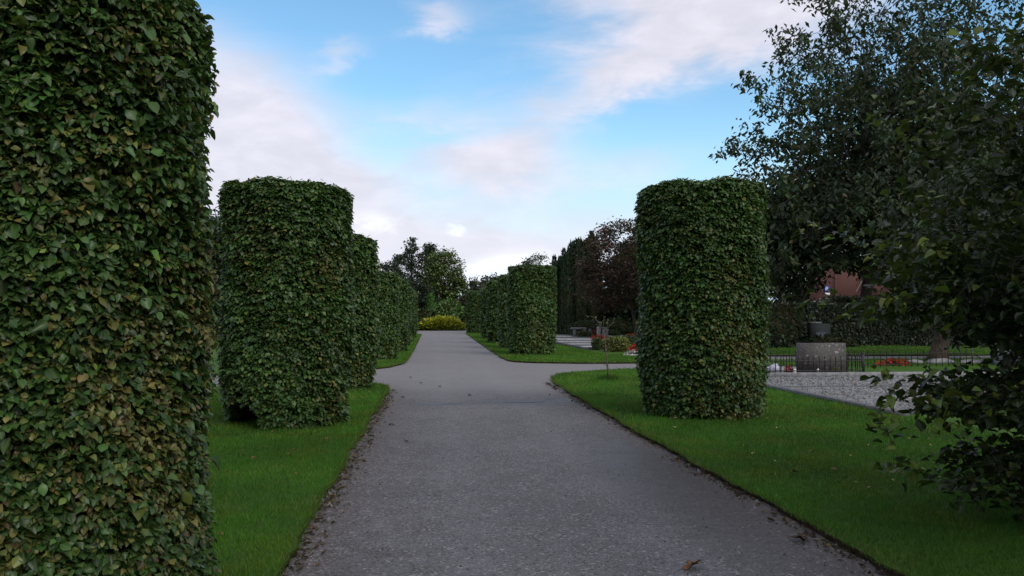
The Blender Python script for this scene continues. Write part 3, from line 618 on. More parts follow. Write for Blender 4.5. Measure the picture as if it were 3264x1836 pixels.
# ------------------------------------------------------------------ unclipped hornbeam close to the camera
def hornbeam_env(q):
    return np.concatenate([ell(q, 150, (5.15, 6.5, 3.3), (.8, .9, .8), .1), ell(q, 380, (4.95, 6.5, 2.1), (1.25, 1.1, .75), .15), ell(q, 170, (4.8, 6.2, 1.72), (1.1, 1.0, .30), .1),
                           ell(q, 190, (4.55, 6.1, .97), (1.0, .9, .16), .1), ell(q, 70, (4.6, 6.0, .50), (.85, .7, .10), .1), ell(q, 26, (4.5, 5.9, .28), (.75, .6, .06), .1), ell(q, 220, (5.5, 6.6, 1.3), (.55, .8, 1.1), .1),
                           np.array([(2.97, 6.4, 2.32), (3.2, 6.4, 2.28), (3.5, 6.4, 2.22), (3.65, 6.4, 3.24), (3.85, 6.4, 3.0), (3.03, 6.4, 1.74), (3.3, 6.35, 1.70), (3.6, 6.3, 1.66), (4.25, 6.4, 3.85), (4.4, 6.4, 3.6), (3.45, 6.2, 1.08), (3.8, 6.3, 2.62), (4.05, 6.4, 3.25), (3.35, 6.0, .80), (3.5, 6.1, .45)])])
q = np.random.default_rng(44)
root = thing('hornbeam_tree', (5.05, 6.6, LAWN_Z), 'loose unclipped hornbeam spreading leafy branches over the lawn edge of the picture', 'tree')
A, par, cnt, rad, n0 = grow((5.05, 6.6, .03), (5.15, 6.55, 3.3), hornbeam_env(q), q, .14, .0016, .085, .10, .10)
tm = MB(); tm.tube(A[:n0], np.maximum(rad[:n0], .03), 12); i = np.arange(n0, len(A)); tm.prisms(A[par[i]], A[i], np.minimum(rad[par[i]], rad[i] * 1.3), rad[i], 6, 1); tm.build('trunk', ['bark', 'twig_bark'], root)
idx = np.where((cnt <= 5) & (np.arange(len(A)) >= n0))[0]; c = A[idx]; per = 12; n = len(c) * per
D = unit(A[idx] - A[par[idx]]); P = np.repeat(c, per, 0) + q.normal(0, .06, (n, 3)); az = q.uniform(0, 6.283, n)
T = np.repeat(D, per, 0) * .6 + np.stack([np.cos(az), np.sin(az), q.normal(-.15, .3, n)], 1) * .8; N = q.normal(0, .4, (n, 3)); N[:, 2] += .9
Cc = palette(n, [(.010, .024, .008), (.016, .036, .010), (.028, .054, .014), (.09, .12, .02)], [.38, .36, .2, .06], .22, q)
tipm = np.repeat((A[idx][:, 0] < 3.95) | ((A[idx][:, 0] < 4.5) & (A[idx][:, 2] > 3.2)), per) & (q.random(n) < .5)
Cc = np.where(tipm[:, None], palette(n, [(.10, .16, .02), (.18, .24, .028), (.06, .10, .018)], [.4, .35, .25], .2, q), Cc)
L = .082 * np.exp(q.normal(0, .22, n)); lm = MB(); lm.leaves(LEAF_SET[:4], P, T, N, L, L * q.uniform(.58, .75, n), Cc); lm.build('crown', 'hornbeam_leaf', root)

# ------------------------------------------------------------------ shrubs, hedges, conifers
def shrub(name, label, cat, c, r, per_m3, size, cols, w, seed, asp=.5, group=None, droop=.3, tp=LEAF_LOW, upn=.7, part='foliage', stem=True, shape=None):
    q = np.random.default_rng(seed); root = thing(name, (c[0], c[1], 0), label, cat, group)
    n = max(60, int(4 * math.pi * ((r[0] * r[1] + r[0] * r[2] + r[1] * r[2]) / 3) * per_m3))
    d = unit(q.normal(0, 1, (n, 3))); k = 1 - np.abs(q.normal(0, .14, n)); bump_ = 1 + .13 * np.sin(4 * d[:, 0] + seed) * np.sin(5 * d[:, 1] + 2 * d[:, 2] + seed)
    P = np.array(c) + d * (k * bump_)[:, None] * np.array(r)
    if shape: P = shape(P)
    P[:, 2] = np.maximum(P[:, 2], .03)
    az = q.uniform(0, 6.28, n); T = d * .8 + np.stack([np.cos(az), np.sin(az), q.normal(-droop, .4, n)], 1) * .7; N = d * .5 + q.normal(0, .35, (n, 3)); N[:, 2] += upn
    L = size * np.exp(q.normal(0, .25, n)); mb = MB(); mb.leaves(tp, P, T, N, L, L * asp, palette(n, cols, w, .22, q))
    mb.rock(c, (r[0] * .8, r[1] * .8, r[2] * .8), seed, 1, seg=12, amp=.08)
    mb.build(part, ['far_leaf', 'shade_core_twig'], root)
    if stem:
        t = MB(); t.tube([(c[0], c[1], 0), (c[0] + .02, c[1], max(.1, c[2]))], [.04, .03], 6)
        for s_ in range(4):
            a_ = s_ * 1.6 + seed; t.tube([(c[0], c[1], .02), (c[0] + .4 * r[0] * math.cos(a_), c[1] + .4 * r[1] * math.sin(a_), max(.15, c[2]))], [.025, .012], 5)
        t.build('stems', 'twig_bark', root)
    return root
def hedge(name, label, x0, y0, x1, y1, wd, h, dens, size, cols, w, seed, cat='hedge', z0=0., lumpy=.05):
    q = np.random.default_rng(seed); a = np.array([x0, y0]); b = np.array([x1, y1]); Ln = np.linalg.norm(b - a); u = (b - a) / Ln; v = np.array([-u[1], u[0]])
    root = thing(name, ((x0 + x1) / 2, (y0 + y1) / 2, 0), label, cat); n = int((2 * Ln * h + Ln * wd + 2 * wd * h) * dens)
    s = q.uniform(0, Ln, n); pk = q.random(n) * (2 * h + wd); t = np.where(pk < wd, q.uniform(-wd / 2, wd / 2, n), np.where(pk < wd + h, -wd / 2, wd / 2)); z = np.where(pk < wd, h, q.uniform(.03, h, n))
    e = q.random(n) < 2 * wd * h / (2 * Ln * h + Ln * wd + 2 * wd * h); s = np.where(e, np.where(q.random(n) < .5, 0, Ln), s); t = np.where(e, q.uniform(-wd / 2, wd / 2, n), t); z = np.where(e, q.uniform(.03, h, n), z)
    lump = lumpy * (np.sin(s * 2.3 + seed) + np.sin(s * 5.1 + z * 3) * .5)
    z = z + np.where(z > h - .01, lump, 0); jt = -np.abs(q.normal(0, .06, n))
    P = np.stack([a[0] + u[0] * s + v[0] * (t + np.sign(t) * (jt + lump * .5)), a[1] + u[1] * s + v[1] * (t + np.sign(t) * (jt + lump * .5)), z + z0 + jt * .3], 1)
    T = q.normal(0, .7, (n, 3)); T[:, 2] -= .3; N = np.stack([v[0] * np.sign(t), v[1] * np.sign(t), np.full(n, .7)], 1) + q.normal(0, .3, (n, 3))
    L = size * np.exp(q.normal(0, .25, n)); mb = MB(); mb.leaves(LEAF_LOW, P, T, N, L, L * .6, palette(n, cols, w, .22, q))
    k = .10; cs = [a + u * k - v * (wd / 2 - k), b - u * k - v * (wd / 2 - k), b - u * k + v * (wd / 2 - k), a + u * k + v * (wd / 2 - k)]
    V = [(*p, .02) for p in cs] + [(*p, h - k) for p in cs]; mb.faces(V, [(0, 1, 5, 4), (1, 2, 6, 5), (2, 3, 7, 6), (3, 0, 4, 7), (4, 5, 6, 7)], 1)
    mb.build('foliage', ['far_leaf', 'shade_core_twig'], root); return root
DARKH = [(.010, .020, .012), (.016, .030, .015), (.024, .042, .02)]
hedge('dark_hedge', 'long dark clipped hedge behind the second path and lawn', 15.2, 44.6, 44, 44.9, 1.3, 2.35, 260, .15, DARKH, [.4, .4, .2], 1)
hedge('olive_hedge', 'olive green hedge below the red tiled roof', 29.0, 58.4, 48, 58.6, 1.2, 3.15, 130, .18, [(.045, .055, .018), (.06, .07, .024), (.03, .045, .015)], [.4, .3, .3], 2)
hedge('dark_hedge', 'dark clipped hedge with a light top behind the copper red tree', 12.5, 85, 30, 86, 1.4, 2.05, 90, .22, [(.014, .030, .014), (.024, .045, .02), (.05, .08, .03)], [.4, .4, .2], 3)
hedge('dark_hedge', 'dark hedge on the lawn behind the row with the raised-skirt column', -16, 14, -15, 84, 1.4, 2.3, 60, .22, DARKH, [.4, .4, .2], 4)
hedge('dark_hedge', 'dark hedge running across behind the golden shrub', -9, 113.5, 9.5, 116, 1.4, 2.6, 60, .26, [(.014, .022, .012), (.022, .030, .016), (.03, .032, .02)], [.4, .4, .2], 5)
# golden low shrub at the end of the avenue
q = np.random.default_rng(8); root = thing('golden_shrub', (1.1, 107.5, 0), 'low golden yellow spreading shrub closing the end of the avenue', 'shrub')
n = 5200; th = q.uniform(0, 6.283, n); ph = np.arccos(q.uniform(.0, 1., n)); d = np.stack([np.sin(ph) * np.cos(th), np.sin(ph) * np.sin(th), np.cos(ph)], 1)
k = 1 - np.abs(q.normal(0, .12, n)) + .10 * np.sin(th * 9 + 5 * np.sin(ph * 6)) * np.sin(ph * 7); P = np.array((1.05, 107.3, .05)) + d * k[:, None] * np.array((3.05, 1.7, 1.5)); P[:, 2] = np.where(P[:, 2] < .35, P[:, 2] * .8 + .05, P[:, 2])
az = q.uniform(0, 6.283, n); T = np.stack([d[:, 0] + np.cos(az) * .6, d[:, 1] + np.sin(az) * .6, .25 + .5 * d[:, 2]], 1); N = q.normal(0, .4, (n, 3)); N[:, 2] += 1
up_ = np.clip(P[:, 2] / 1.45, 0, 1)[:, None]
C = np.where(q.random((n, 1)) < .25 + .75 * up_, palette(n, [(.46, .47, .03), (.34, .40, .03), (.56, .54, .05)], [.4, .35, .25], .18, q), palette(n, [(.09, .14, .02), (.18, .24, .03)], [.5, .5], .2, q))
mb = MB(); mb.leaves(LEAF_LOW, P, T, N, .42 * np.exp(q.normal(0, .25, n)), .13, C); mb.rock((1.05, 107.3, .1), (2.7, 1.4, 1.15), 4, 1, seg=16, amp=.05); mb.build('foliage', ['far_leaf', 'shade_core_twig'], root)
t = MB()
for s_ in range(7): t.tube([(1.05 + .2 * s_ - .6, 107.3, 0), (1.05 + .75 * (s_ - 3), 107.2, .7)], [.03, .015], 5)
t.build('stems', 'twig_bark', root)
# little cone conifer and layered maple with haze brightness in their greens, dark shrubs behind
def cone(name, label, x, y, h, r, n, size, cols, w, seed, pw=.7, flat=False, group=None):
    q = np.random.default_rng(seed); root = thing(name, (x, y, 0), label, 'conifer', group); z = h * (1 - (1 - q.random(n)) ** .6 if not flat else q.random(n)); z = h * q.random(n)
    rr = r * (np.clip(1 - z / h, 0, 1) ** pw if not flat else (.92 + .08 * np.cos(z * 9))) * (1 - np.abs(q.normal(0, .10, n))); th = q.uniform(0, 6.283, n)
    P = np.stack([x + rr * np.cos(th), y + rr * np.sin(th), z], 1); T = np.stack([np.cos(th) * .5, np.sin(th) * .5, np.full(n, .9)], 1) + q.normal(0, .25, (n, 3)); N = np.stack([np.cos(th), np.sin(th), np.full(n, .3)], 1) + q.normal(0, .3, (n, 3))
    mb = MB(); mb.leaves(LEAF_LOW, P, T, N, size * np.exp(q.normal(0, .25, n)), size * .4, palette(n, cols, w, .2, q))
    m_ = 12; zs = np.linspace(.1, h * .94, m_); mb.tube([(x, y, zz) for zz in zs], [max(.03, r * .84 * ((1 - zz / h) ** pw if not flat else 1)) for zz in zs], 12, 1)
    mb.build('foliage', ['far_leaf', 'shade_core_twig'], root); t = MB(); t.tube([(x, y, 0), (x, y, h * .6)], [.09, .05], 7); t.build('trunk', 'bark', root); return root
cone('cone_conifer', 'small bright green cone shaped conifer behind the golden shrub', -.35, 112, 4.75, 1.0, 1700, .26, [(.06, .19, .035), (.09, .24, .045), (.12, .28, .06)], [.35, .4, .25], 1, .45)
cone('flat_conifer', 'dark columnar conifer with a flat top poking above the avenue end', 5.75, 120, 7.35, .62, 1100, .26, DARKH, [.4, .4, .2], 2, .5, True)
for i, (c, r, lab, nm, cols) in enumerate([
    ((2.1, 109.6, 2.6), (1.9, 1.3, 1.35), 'layered bright green maple behind the golden shrub', 'maple_shrub', [(.09, .19, .05), (.13, .24, .06), (.17, .28, .075)]),
    ((-1.3, 110.2, 1.2), (2.1, 1.2, 1.5), 'dull olive shrub below the cone conifer', 'olive_shrub', [(.05, .075, .028), (.07, .095, .038), (.085, .10, .045)]),
    ((4.6, 110.5, 2.6), (1.3, 1.2, 2.3), 'brownish shrub between the maple and the farthest column', 'brown_shrub', [(.06, .062, .04), (.08, .08, .05), (.045, .05, .03)]),
    ((2.9, 110.6, 1.0), (2.0, 1.0, 1.2), 'dark low shrub under the layered maple', 'dark_shrub', [(.014, .024, .013), (.022, .034, .017), (.03, .04, .02)])]):
    shrub(nm, lab, 'shrub', c, r, 70, .30, cols, [.35, .4, .25], 70 + i)
# fastigiate yew: many upright spires in one dark tree
q = np.random.default_rng(12); root = thing('yew_tree', (12.6, 75, 0), 'dark upright yew with many pointed spires behind the first far column', 'tree')
mb = MB()
for i in range(60):
    u_ = q.random(); x = 10.9 + 3.9 * u_; y = 75 + q.uniform(-1.3, 1.3); h = 6.8 + 2.3 * min(1, u_ * 1.1) ** .7 + q.uniform(-.9, .35); r = q.uniform(.40, .62); n = 650
    z = h * q.random(n) ** .8; rr = r * (np.clip((1 - z / h), 0, 1) ** .5) * (1 - np.abs(q.normal(0, .1, n))) + .03; th = q.uniform(0, 6.283, n)
    mb.leaves(LEAF_LOW, np.stack([x + rr * np.cos(th), y + rr * np.sin(th), z], 1), np.stack([np.cos(th) * .35, np.sin(th) * .35, np.full(n, 1.)], 1) + q.normal(0, .2, (n, 3)), np.stack([np.cos(th), np.sin(th), np.full(n, .2)], 1), .30 * np.exp(q.normal(0, .2, n)), .10, palette(n, [(.012, .030, .016), (.018, .042, .02), (.028, .056, .026)], [.4, .4, .2], .22, q))
    mb.tube([(x, y, .1), (x, y, h * .5), (x, y, h * .9)], [r * .8, r * .62, .06], 8, 1)
mb.build('foliage', ['far_leaf', 'shade_core_twig'], root); t = MB(); t.tube([(12.6, 75, 0), (12.6, 75, 4)], [.3, .2], 8); t.build('trunk', 'bark', root)
SHRUBS = [((17.6, 79, 1.8), (3.4, 1.5, 2.6), 'tall dark shrub closing the view under the copper red crown', [(.014, .03, .014), (.022, .042, .018), (.035, .06, .024)]),
          ((19.2, 63, .9), (1.9, 1.4, 1.25), 'green leafy shrub under the copper red tree', [(.02, .045, .016), (.032, .066, .022), (.05, .09, .03)]),
          ((16.2, 72, .7), (1.7, 1.2, .95), 'dark rounded shrub before the pale old headstone', [(.014, .03, .014), (.022, .042, .018), (.03, .05, .022)]),
          ((20.7, 42.0, .22), (1.5, .5, .50), 'low dark shrub at the foot of the dark stone monument', [(.012, .022, .013), (.018, .032, .017), (.026, .042, .022)]),
          ((12.8, 69, .6), (1.5, 1.0, .8), 'dark shrub at the foot of the spired yew', [(.012, .024, .013), (.02, .036, .017), (.03, .05, .022)]),
          ((22.5, 62, 1.3), (2.2, 1.6, 1.7), 'big dark shrub beside the lone hornbeam column', [(.012, .026, .014), (.02, .038, .018), (.03, .055, .024)]),
          ((17.2, 41.6, .8), (1.2, .9, 1.05), 'dark shrub in front of the dark hedge near the lone column', [(.014, .028, .015), (.022, .04, .02), (.032, .056, .026)]),
          ((18.4, 42.8, 1.2), (1.0, .8, 1.3), 'reddish dark shrub by the dark stone monument', [(.02, .024, .014), (.04, .03, .02), (.03, .045, .022)]),
          ((23.2, 52, 1.5), (1.6, 1.3, 1.75), 'russet leaved shrub below the parking sign', [(.05, .028, .022), (.035, .03, .02), (.02, .032, .016)])]
for i, (c, r, lab, cols) in enumerate(SHRUBS): shrub('dark_shrub', lab, 'shrub', c, r, 150, .17, cols, [.35, .4, .25], 80 + i)

# ------------------------------------------------------------------ graves with kerbs beyond the cross path
def kerb_frame(mb, x0, x1, y0, y1, w, h, m=0):
    z0 = .0
    mb.box(x0, x1, y0, y0 + w, z0, LAWN_Z + h, m, .012); mb.box(x0, x1, y1 - w, y1, z0, LAWN_Z + h, m, .012)
    mb.box(x0, x0 + w, y0 + w + .002, y1 - w - .002, z0, LAWN_Z + h - .003, m, .012); mb.box(x1 - w, x1, y0 + w + .002, y1 - w - .002, z0, LAWN_Z + h - .003, m, .012)
PLOTS = [(7.35, 11.6, 40.3, 44.2, 'grave plot holding the clipped ball bush and golden shrub'), (7.35, 11.2, 44.5, 48.4, 'gravel grave plot at the lawn edge behind the ball bush'), (7.4, 11.0, 48.8, 53.0, 'gravel grave plot with a low kerb, third from the cross path'),
         (7.4, 13.2, 53.6, 60.8, 'wide gravel grave plot with the twin headstones'), (7.4, 12.6, 62.2, 69.8, 'gravel grave plot with the table shaped monument'), (14.2, 19.5, 63.2, 69, 'pale slab edged grave plot below the copper red tree'), (7.4, 12.6, 71, 78, 'farthest gravel grave plot before the yew')]
for (x0, x1, y0, y1, lab) in PLOTS:
    root = thing('grave_plot', ((x0 + x1) / 2, (y0 + y1) / 2, 0), lab, 'grave', 'kerbed grave plots'); mb = MB(); kerb_frame(mb, x0, x1, y0, y1, .14, .13); mb.build('kerb', 'grey_stone' if x0 > 14 else 'kerb_stone', root)
    g = MB(); g.faces([(x0 + .14, y0 + .14, LAWN_Z + .075), (x1 - .14, y0 + .14, LAWN_Z + .075), (x1 - .14, y1 - .14, LAWN_Z + .075), (x0 + .14, y1 - .14, LAWN_Z + .075)], [(0, 1, 2, 3)]); g.build('gravel_infill', 'pale_gravel', root)
GZ = LAWN_Z + .075
# table shaped monument
root = thing('table_monument', (11.2, 65, 0), 'grey stone monument shaped like a small table on one leg', 'grave monument'); mb = MB()
mb.box(10.80, 12.0, 64.85, 65.25, .72, .86, 0, .015); mb.build('slab', 'grey_stone', root); mb = MB(); mb.box(10.98, 11.18, 64.9, 65.2, GZ + .07, .718, 0, .0); mb.box(10.86, 11.36, 64.8, 65.3, GZ - .02, GZ + .068, 0, .01); mb.build('leg', 'grey_stone', root)
for k, x in enumerate((11.80, 12.22)):
    root = thing('grave_lantern', (x, 64.6, 0), ('dark upright grave lantern with pale bars under the table monument end', 'dark upright grave lantern with pale bars standing free of the table monument')[k], 'lantern', 'grave lanterns')
    mb = MB(); mb.box(x - .09, x + .09, 64.5, 64.68, GZ - .02, .76, 0, .02); mb.build('body', 'dark_granite', root)
    for j in range(5): b2 = MB(); b2.box(x - .07, x + .07, 64.488, 64.498, .22 + .1 * j, .26 + .1 * j); b2.build('pale_bar', 'pale_stone', root)
# twin headstones
def slab_stone(name, label, x0, x1, y, th, h, mat, arch=.06, rz=0., cat='headstone', lean=0.):
    root = thing(name, ((x0 + x1) / 2, y, 0), label, cat); mb = MB(); w = (x1 - x0) / 2; cx = 0; V = []; out = [(-w, GZ - .05), (w, GZ - .05), (w, h - arch)] + [(w * math.cos(a), h - arch + arch * math.sin(a)) for a in np.linspace(.35, math.pi - .35, 7)] + [(-w, h - arch)]
    c, s_ = math.cos(rz), math.sin(rz)
    for yy in (-th / 2, th / 2):
        for (x, z) in out: V.append(((x0 + x1) / 2 + x * c - yy * s_, y + x * s_ + yy * c + lean * z, z))
    n = len(out); F = [tuple(range(n)), tuple(range(n, 2 * n))[::-1]] + [(i, i + n, (i + 1) % n + n, (i + 1) % n) for i in range(n)]
    mb.faces(V, F); o = mb.build('stone', mat, root); md = o.modifiers.new('Bevel', 'BEVEL'); md.width = .012; md.segments = 2
    b2 = MB(); b2.box((x0 + x1) / 2 - w - .08, (x0 + x1) / 2 + w + .08, y - th / 2 - .08, y + th / 2 + .08, 0, GZ + .06, 0, .012); b2.build('plinth', mat, root); return root
slab_stone('headstone', 'pale rough headstone leaning beside the dark one above the red flowers', 11.82, 12.22, 60, .16, .98, 'grey_stone', .08, .9)
slab_stone('headstone', 'dark grey headstone standing right above the red flower bed', 12.22, 12.68, 59.9, .16, .94, 'kerb_stone', .05, .1)
slab_stone('headstone', 'low pale old headstone half hidden by dark shrubs below the yew', 14.3, 15.1, 74, .2, 1.32, 'pale_stone', .2)
slab_stone('headstone', 'dark polished headstone glimpsed through the loose hornbeam branches', 18.5, 19.5, 26.2, .16, .66, 'dark_granite', .06)
def flowers(name, label, c, r, cols, seed, n=260, size=.07, green=.25, group='red flower clumps on the graves'):
    q = np.random.default_rng(seed); root = thing(name, (c[0], c[1], 0), label, 'flowers', group); d = unit(q.normal(0, 1, (n, 3))); d[:, 2] = np.abs(d[:, 2]); P = np.array(c) + d * q.uniform(.75, 1.05, (n, 1)) * np.array(r)
    N = d + q.normal(0, .4, (n, 3)); az = q.uniform(0, 6.28, n); T = np.stack([np.cos(az), np.sin(az), q.normal(0, .3, n)], 1)
    mb = MB(); mb.leaves(LEAF_LOW, P, T, N, size * np.exp(q.normal(0, .2, n)), size * .8, palette(n, cols, [1] * len(cols), .2, q)); mb.build('blossom', 'petal', root)
    g = MB(); m_ = int(n * .8); d = unit(q.normal(0, 1, (m_, 3))); d[:, 2] = np.abs(d[:, 2]); P = np.array(c) + d * q.uniform(.4, .92, (m_, 1)) * np.array(r); g.leaves(LEAF_LOW, P, d + q.normal(0, .4, (m_, 3)), q.normal(0, 1, (m_, 3)), size, size * .6, palette(m_, [(.02, .05, .015), (.04, .08, .02)], [.5, .5], .2, q)); g.rock(c, (r[0] * .6, r[1] * .6, r[2] * .6), seed, 1, seg=8); g.build('leaves', ['far_leaf', 'shade_core_twig'], root); return root
RED = [(.66, .012, .020), (.52, .008, .016), (.74, .035, .035)]
flowers('red_flowers', 'red flower bed at the foot of the twin headstones', (11.4, 57, GZ), (.62, .35, .34), RED, 1)
flowers('red_flowers', 'round red flower clump behind white flowers beside the lone column', (8.95, 36.4, LAWN_Z), (.34, .3, .42), RED, 2, 320, .06)
flowers('red_flowers', 'low red flower clump on the pale slab under the copper red tree', (16.1, 67.2, GZ), (.42, .3, .26), RED, 3, 160)
flowers('dark_red_shrub', 'dark red bush beside the grave lanterns', (12.9, 66.4, GZ + .1), (.3, .3, .46), [(.14, .012, .022), (.20, .015, .03)], 4, 200)
flowers('red_flowers', 'red flowers against the back of the speckled granite headstone', (9.66, 22.0, LAWN_Z), (.15, .14, .27), RED, 5, 160, .05)
flowers('red_flowers', 'row of red flowers behind the iron fence near the old tree', (15.0, 26.1, LAWN_Z), (.62, .2, .24), RED, 6, 260, .06)
flowers('white_flowers', 'white flower clump on the lawn edge below the round red flowers', (8.42, 34.3, LAWN_Z), (.46, .26, .24), [(.62, .60, .58), (.72, .70, .68)], 7, 170, .07, group='pale flowers on the graves')
flowers('pale_plant', 'pale variegated plant between the ball bush and the golden shrub', (8.18, 38.2, LAWN_Z), (.26, .22, .38), [(.40, .36, .32), (.30, .32, .2), (.2, .24, .1)], 8, 150, .07, group='pale flowers on the graves')
flowers('white_flowers', 'small white rounded flowers beside the far red clump', (17.0, 67.4, GZ), (.34, .2, .2), [(.35, .38, .36), (.25, .30, .25)], 9, 80, .08, group='pale flowers on the graves')
# ball bush and variegated shrubs near the front plot
def vase(P):
    k = .62 + .38 * np.clip((P[:, 2]) / .42, 0, 1); P = P.copy(); P[:, 0] = 7.93 + (P[:, 0] - 7.93) * k; return P
shrub('ball_bush', 'small clipped green ball bush narrowing to its foot at the grave corner', 'shrub', (7.93, 40.0, .32), (.30, .30, .32), 1500, .055, [(.03, .06, .016), (.05, .085, .02), (.08, .11, .03)], [.35, .4, .25], 90, .6, shape=vase)
shrub('golden_shrub', 'spreading yellow green variegated shrub behind the sapling', 'shrub', (8.42, 38.0, .34), (.66, .5, .40), 900, .085, [(.07, .11, .025), (.20, .23, .04), (.34, .33, .08), (.04, .07, .02)], [.3, .35, .2, .15], 91, .5)
shrub('green_shrub', 'plain green low shrub behind the variegated one', 'shrub', (9.6, 40.5, .32), (.6, .45, .42), 600, .09, [(.03, .065, .018), (.045, .09, .024)], [.5, .5], 92)
shrub('green_shrub', 'low green mound beside the table shaped monument', 'shrub', (11.65, 63.6, .3), (.62, .4, .30), 400, .11, [(.05, .08, .02), (.08, .11, .03), (.2, .2, .1)], [.5, .4, .1], 93)
shrub('green_shrub', 'low green mound under the copper red tree before the slab', 'shrub', (14.6, 68.6, .28), (.95, .5, .36), 300, .12, [(.025, .055, .018), (.04, .08, .024)], [.5, .5], 94)
# pale stones by the white flowers
mb = MB(); mb.box(7.75, 9.3, 33.55, 33.75, 0, LAWN_Z + .06, 0, .012); tag(mb.build('stone_edging', 'pale_stone'), 'short pale stone edging in front of the white flowers', 'kerb')

# ------------------------------------------------------------------ gravel graves and the iron fence on the near side
def bed(name, poly, z):
    sheet(name, poly, z, 'gravel')
bed('gravel_bed', [(7.52, 12.9), (30, 12.0), (30, 17.75), (7.52, 17.75)], LAWN_Z + .03)
bed('gravel_bed', [(7.52, 18.0), (16, 18.0), (16, 20.85), (7.52, 20.85)], LAWN_Z + .034)
bed('gravel_bed', [(8.0, 21.75), (11.3, 21.75), (11.3, 25.2), (8.0, 25.2)], LAWN_Z + .03)
def kerb(label, pts, h, mat='kerb_stone'):
    (x0, x1, y0, y1) = pts; mb = MB(); mb.box(x0, x1, y0, y1, 0, LAWN_Z + h, 0, .012); return tag(mb.build('grave_kerb', mat), label, 'kerb', 'kerbs round the gravel graves')
kerb('long dark stone kerb between the near lawn and the grey gravel', (7.36, 7.50, 12.6, 17.86), .07)
kerb('dark stone kerb continuing along the upper gravel strip by the lone column', (7.36, 7.50, 17.9, 20.88), .08)
kerb('low mossy kerb dividing the two grey gravel strips', (7.52, 30, 17.78, 17.97), .045)
kerb('grey stone kerb in front of the iron fence', (7.52, 16, 20.9, 21.1), .13, 'grey_stone')
kerb('stone sill carrying the iron fence before the granite headstone', (7.9, 11.5, 21.28, 21.44), .10, 'grey_stone')
# speckled granite headstone seen from the back
root = thing('granite_headstone', (10.43, 21.7, 0), 'broad speckled grey granite headstone behind the iron fence', 'headstone'); mb = MB(); mb.box(9.78, 11.09, 21.62, 21.82, GZ - .06, .925, 0, .014); o = mb.build('stone', 'speckled_granite', root)
mb = MB(); mb.box(9.70, 11.18, 21.56, 21.95, .0, GZ - .004, 0, .01); mb.build('plinth', 'kerb_stone', root)
def iron_fence(label, x0, y0, x1, y1, zb, h, sp, postn=0):
    a = np.array([x0, y0]); b = np.array([x1, y1]); Ln = np.linalg.norm(b - a); u = (b - a) / Ln; root = thing('iron_fence', ((x0 + x1) / 2, (y0 + y1) / 2, zb), label, 'fence', 'low black iron grave fences')
    for z in (h * .14, h * .70):
        mb = MB(); mb.prisms([(*a, zb + z)], [(*b, zb + z)], .014, .014, 4); mb.build('rail', 'iron', root)
    n = int(Ln / sp); me = None
    for i in range(n + 1):
        p = a + u * Ln * i / n
        if i in (0, n):
            mb = MB(); mb.tube([(*p, zb), (*p, zb + h * 1.12)], [.02, .02], 8); mb.rock((*p, zb + h * 1.14), (.032, .032, .036), i, seg=8, amp=.02); mb.build('post', 'iron', root); continue
        if me is None:
            mb = MB(); mb.tube([(*p, zb), (*p, zb + h * .86), (*p, zb + h * .90), (*p, zb + h)], [.0115, .0115, .02, .003], 6); o = mb.build('picket', 'iron', root); me = o.data; p0 = p
        else:
            o = bpy.data.objects.new('picket', me); col.objects.link(o); o.parent = root; o.location = (p[0] - p0[0], p[1] - p0[1], 0)
iron_fence('low black iron fence standing in front of the granite headstone', 7.95, 21.36, 11.42, 21.36, .14, .46, .145)
iron_fence('low black iron fence behind the granite headstone', 8.0, 25.05, 11.42, 25.05, .05, .58, .2)
iron_fence('short side run of black iron fence past the granite headstone', 11.50, 21.45, 11.50, 25.0, .10, .54, .22)
iron_fence('long black iron fence reaching behind the row of red flowers', 11.6, 24.9, 17.4, 25.6, .05, .60, .22)
# things on the grave
root = thing('bouquet', (9.25, 22.3, LAWN_Z), 'bouquet wrapped in crumpled white and lilac paper by the fence', 'bouquet'); q = np.random.default_rng(3); mb = MB(); V = []; F = []
for i in range(7):
    for j in range(12):
        a_ = 2 * math.pi * j / 12; r_ = (.03 + .17 * (i / 6) ** .8) * (1 + .25 * q.normal() * .5); V.append((9.05 + .42 * i / 6 * .9, 22.25 + r_ * math.cos(a_) * .9, .19 + r_ * math.sin(a_) * .8 + .02 * q.normal()))
for i in range(6):
    for j in range(12): F.append((i * 12 + j, i * 12 + (j + 1) % 12, (i + 1) * 12 + (j + 1) % 12, (i + 1) * 12 + j))
F.append(tuple(range(12))[::-1]); mb.faces(V, F); mb.build('wrapping', 'cellophane', root)
fm = MB(); n = 50; P = np.stack([np.full(n, 9.45) + q.normal(0, .03, n), 22.25 + q.normal(0, .07, n), .19 + q.normal(0, .06, n)], 1); fm.leaves(LEAF_LOW, P, q.normal(0, 1, (n, 3)), q.normal(0, 1, (n, 3)), .07, .05, palette(n, [(.45, .42, .6), (.6, .6, .65), (.05, .1, .03)], [.4, .3, .3], .15, q)); fm.build('blossom', 'petal', root)
mb = MB(); mb.tube([(9.62, 21.55, .12), (9.62, 21.55, .15), (9.62, 21.55, .22), (9.62, 21.55, .24)], [.035, .04, .04, .02], 10); tag(mb.build('grave_candle', 'white_paint'), 'small white grave candle beside the granite headstone', 'candle')
mb = MB(); mb.rock((10.27, 21.54, .2), (.05, .035, .05), 2, seg=10, amp=.03); tag(mb.build('white_ornament', 'white_paint'), 'small round white ornament at the foot of the granite headstone', 'ornament')
shrub('yellow_plant', 'small yellow green plant at the foot of the granite headstone', 'plant', (10.75, 21.52, .17), (.24, .05, .07), 900, .05, [(.12, .14, .02), (.2, .2, .03)], [.5, .5], 95, stem=False)
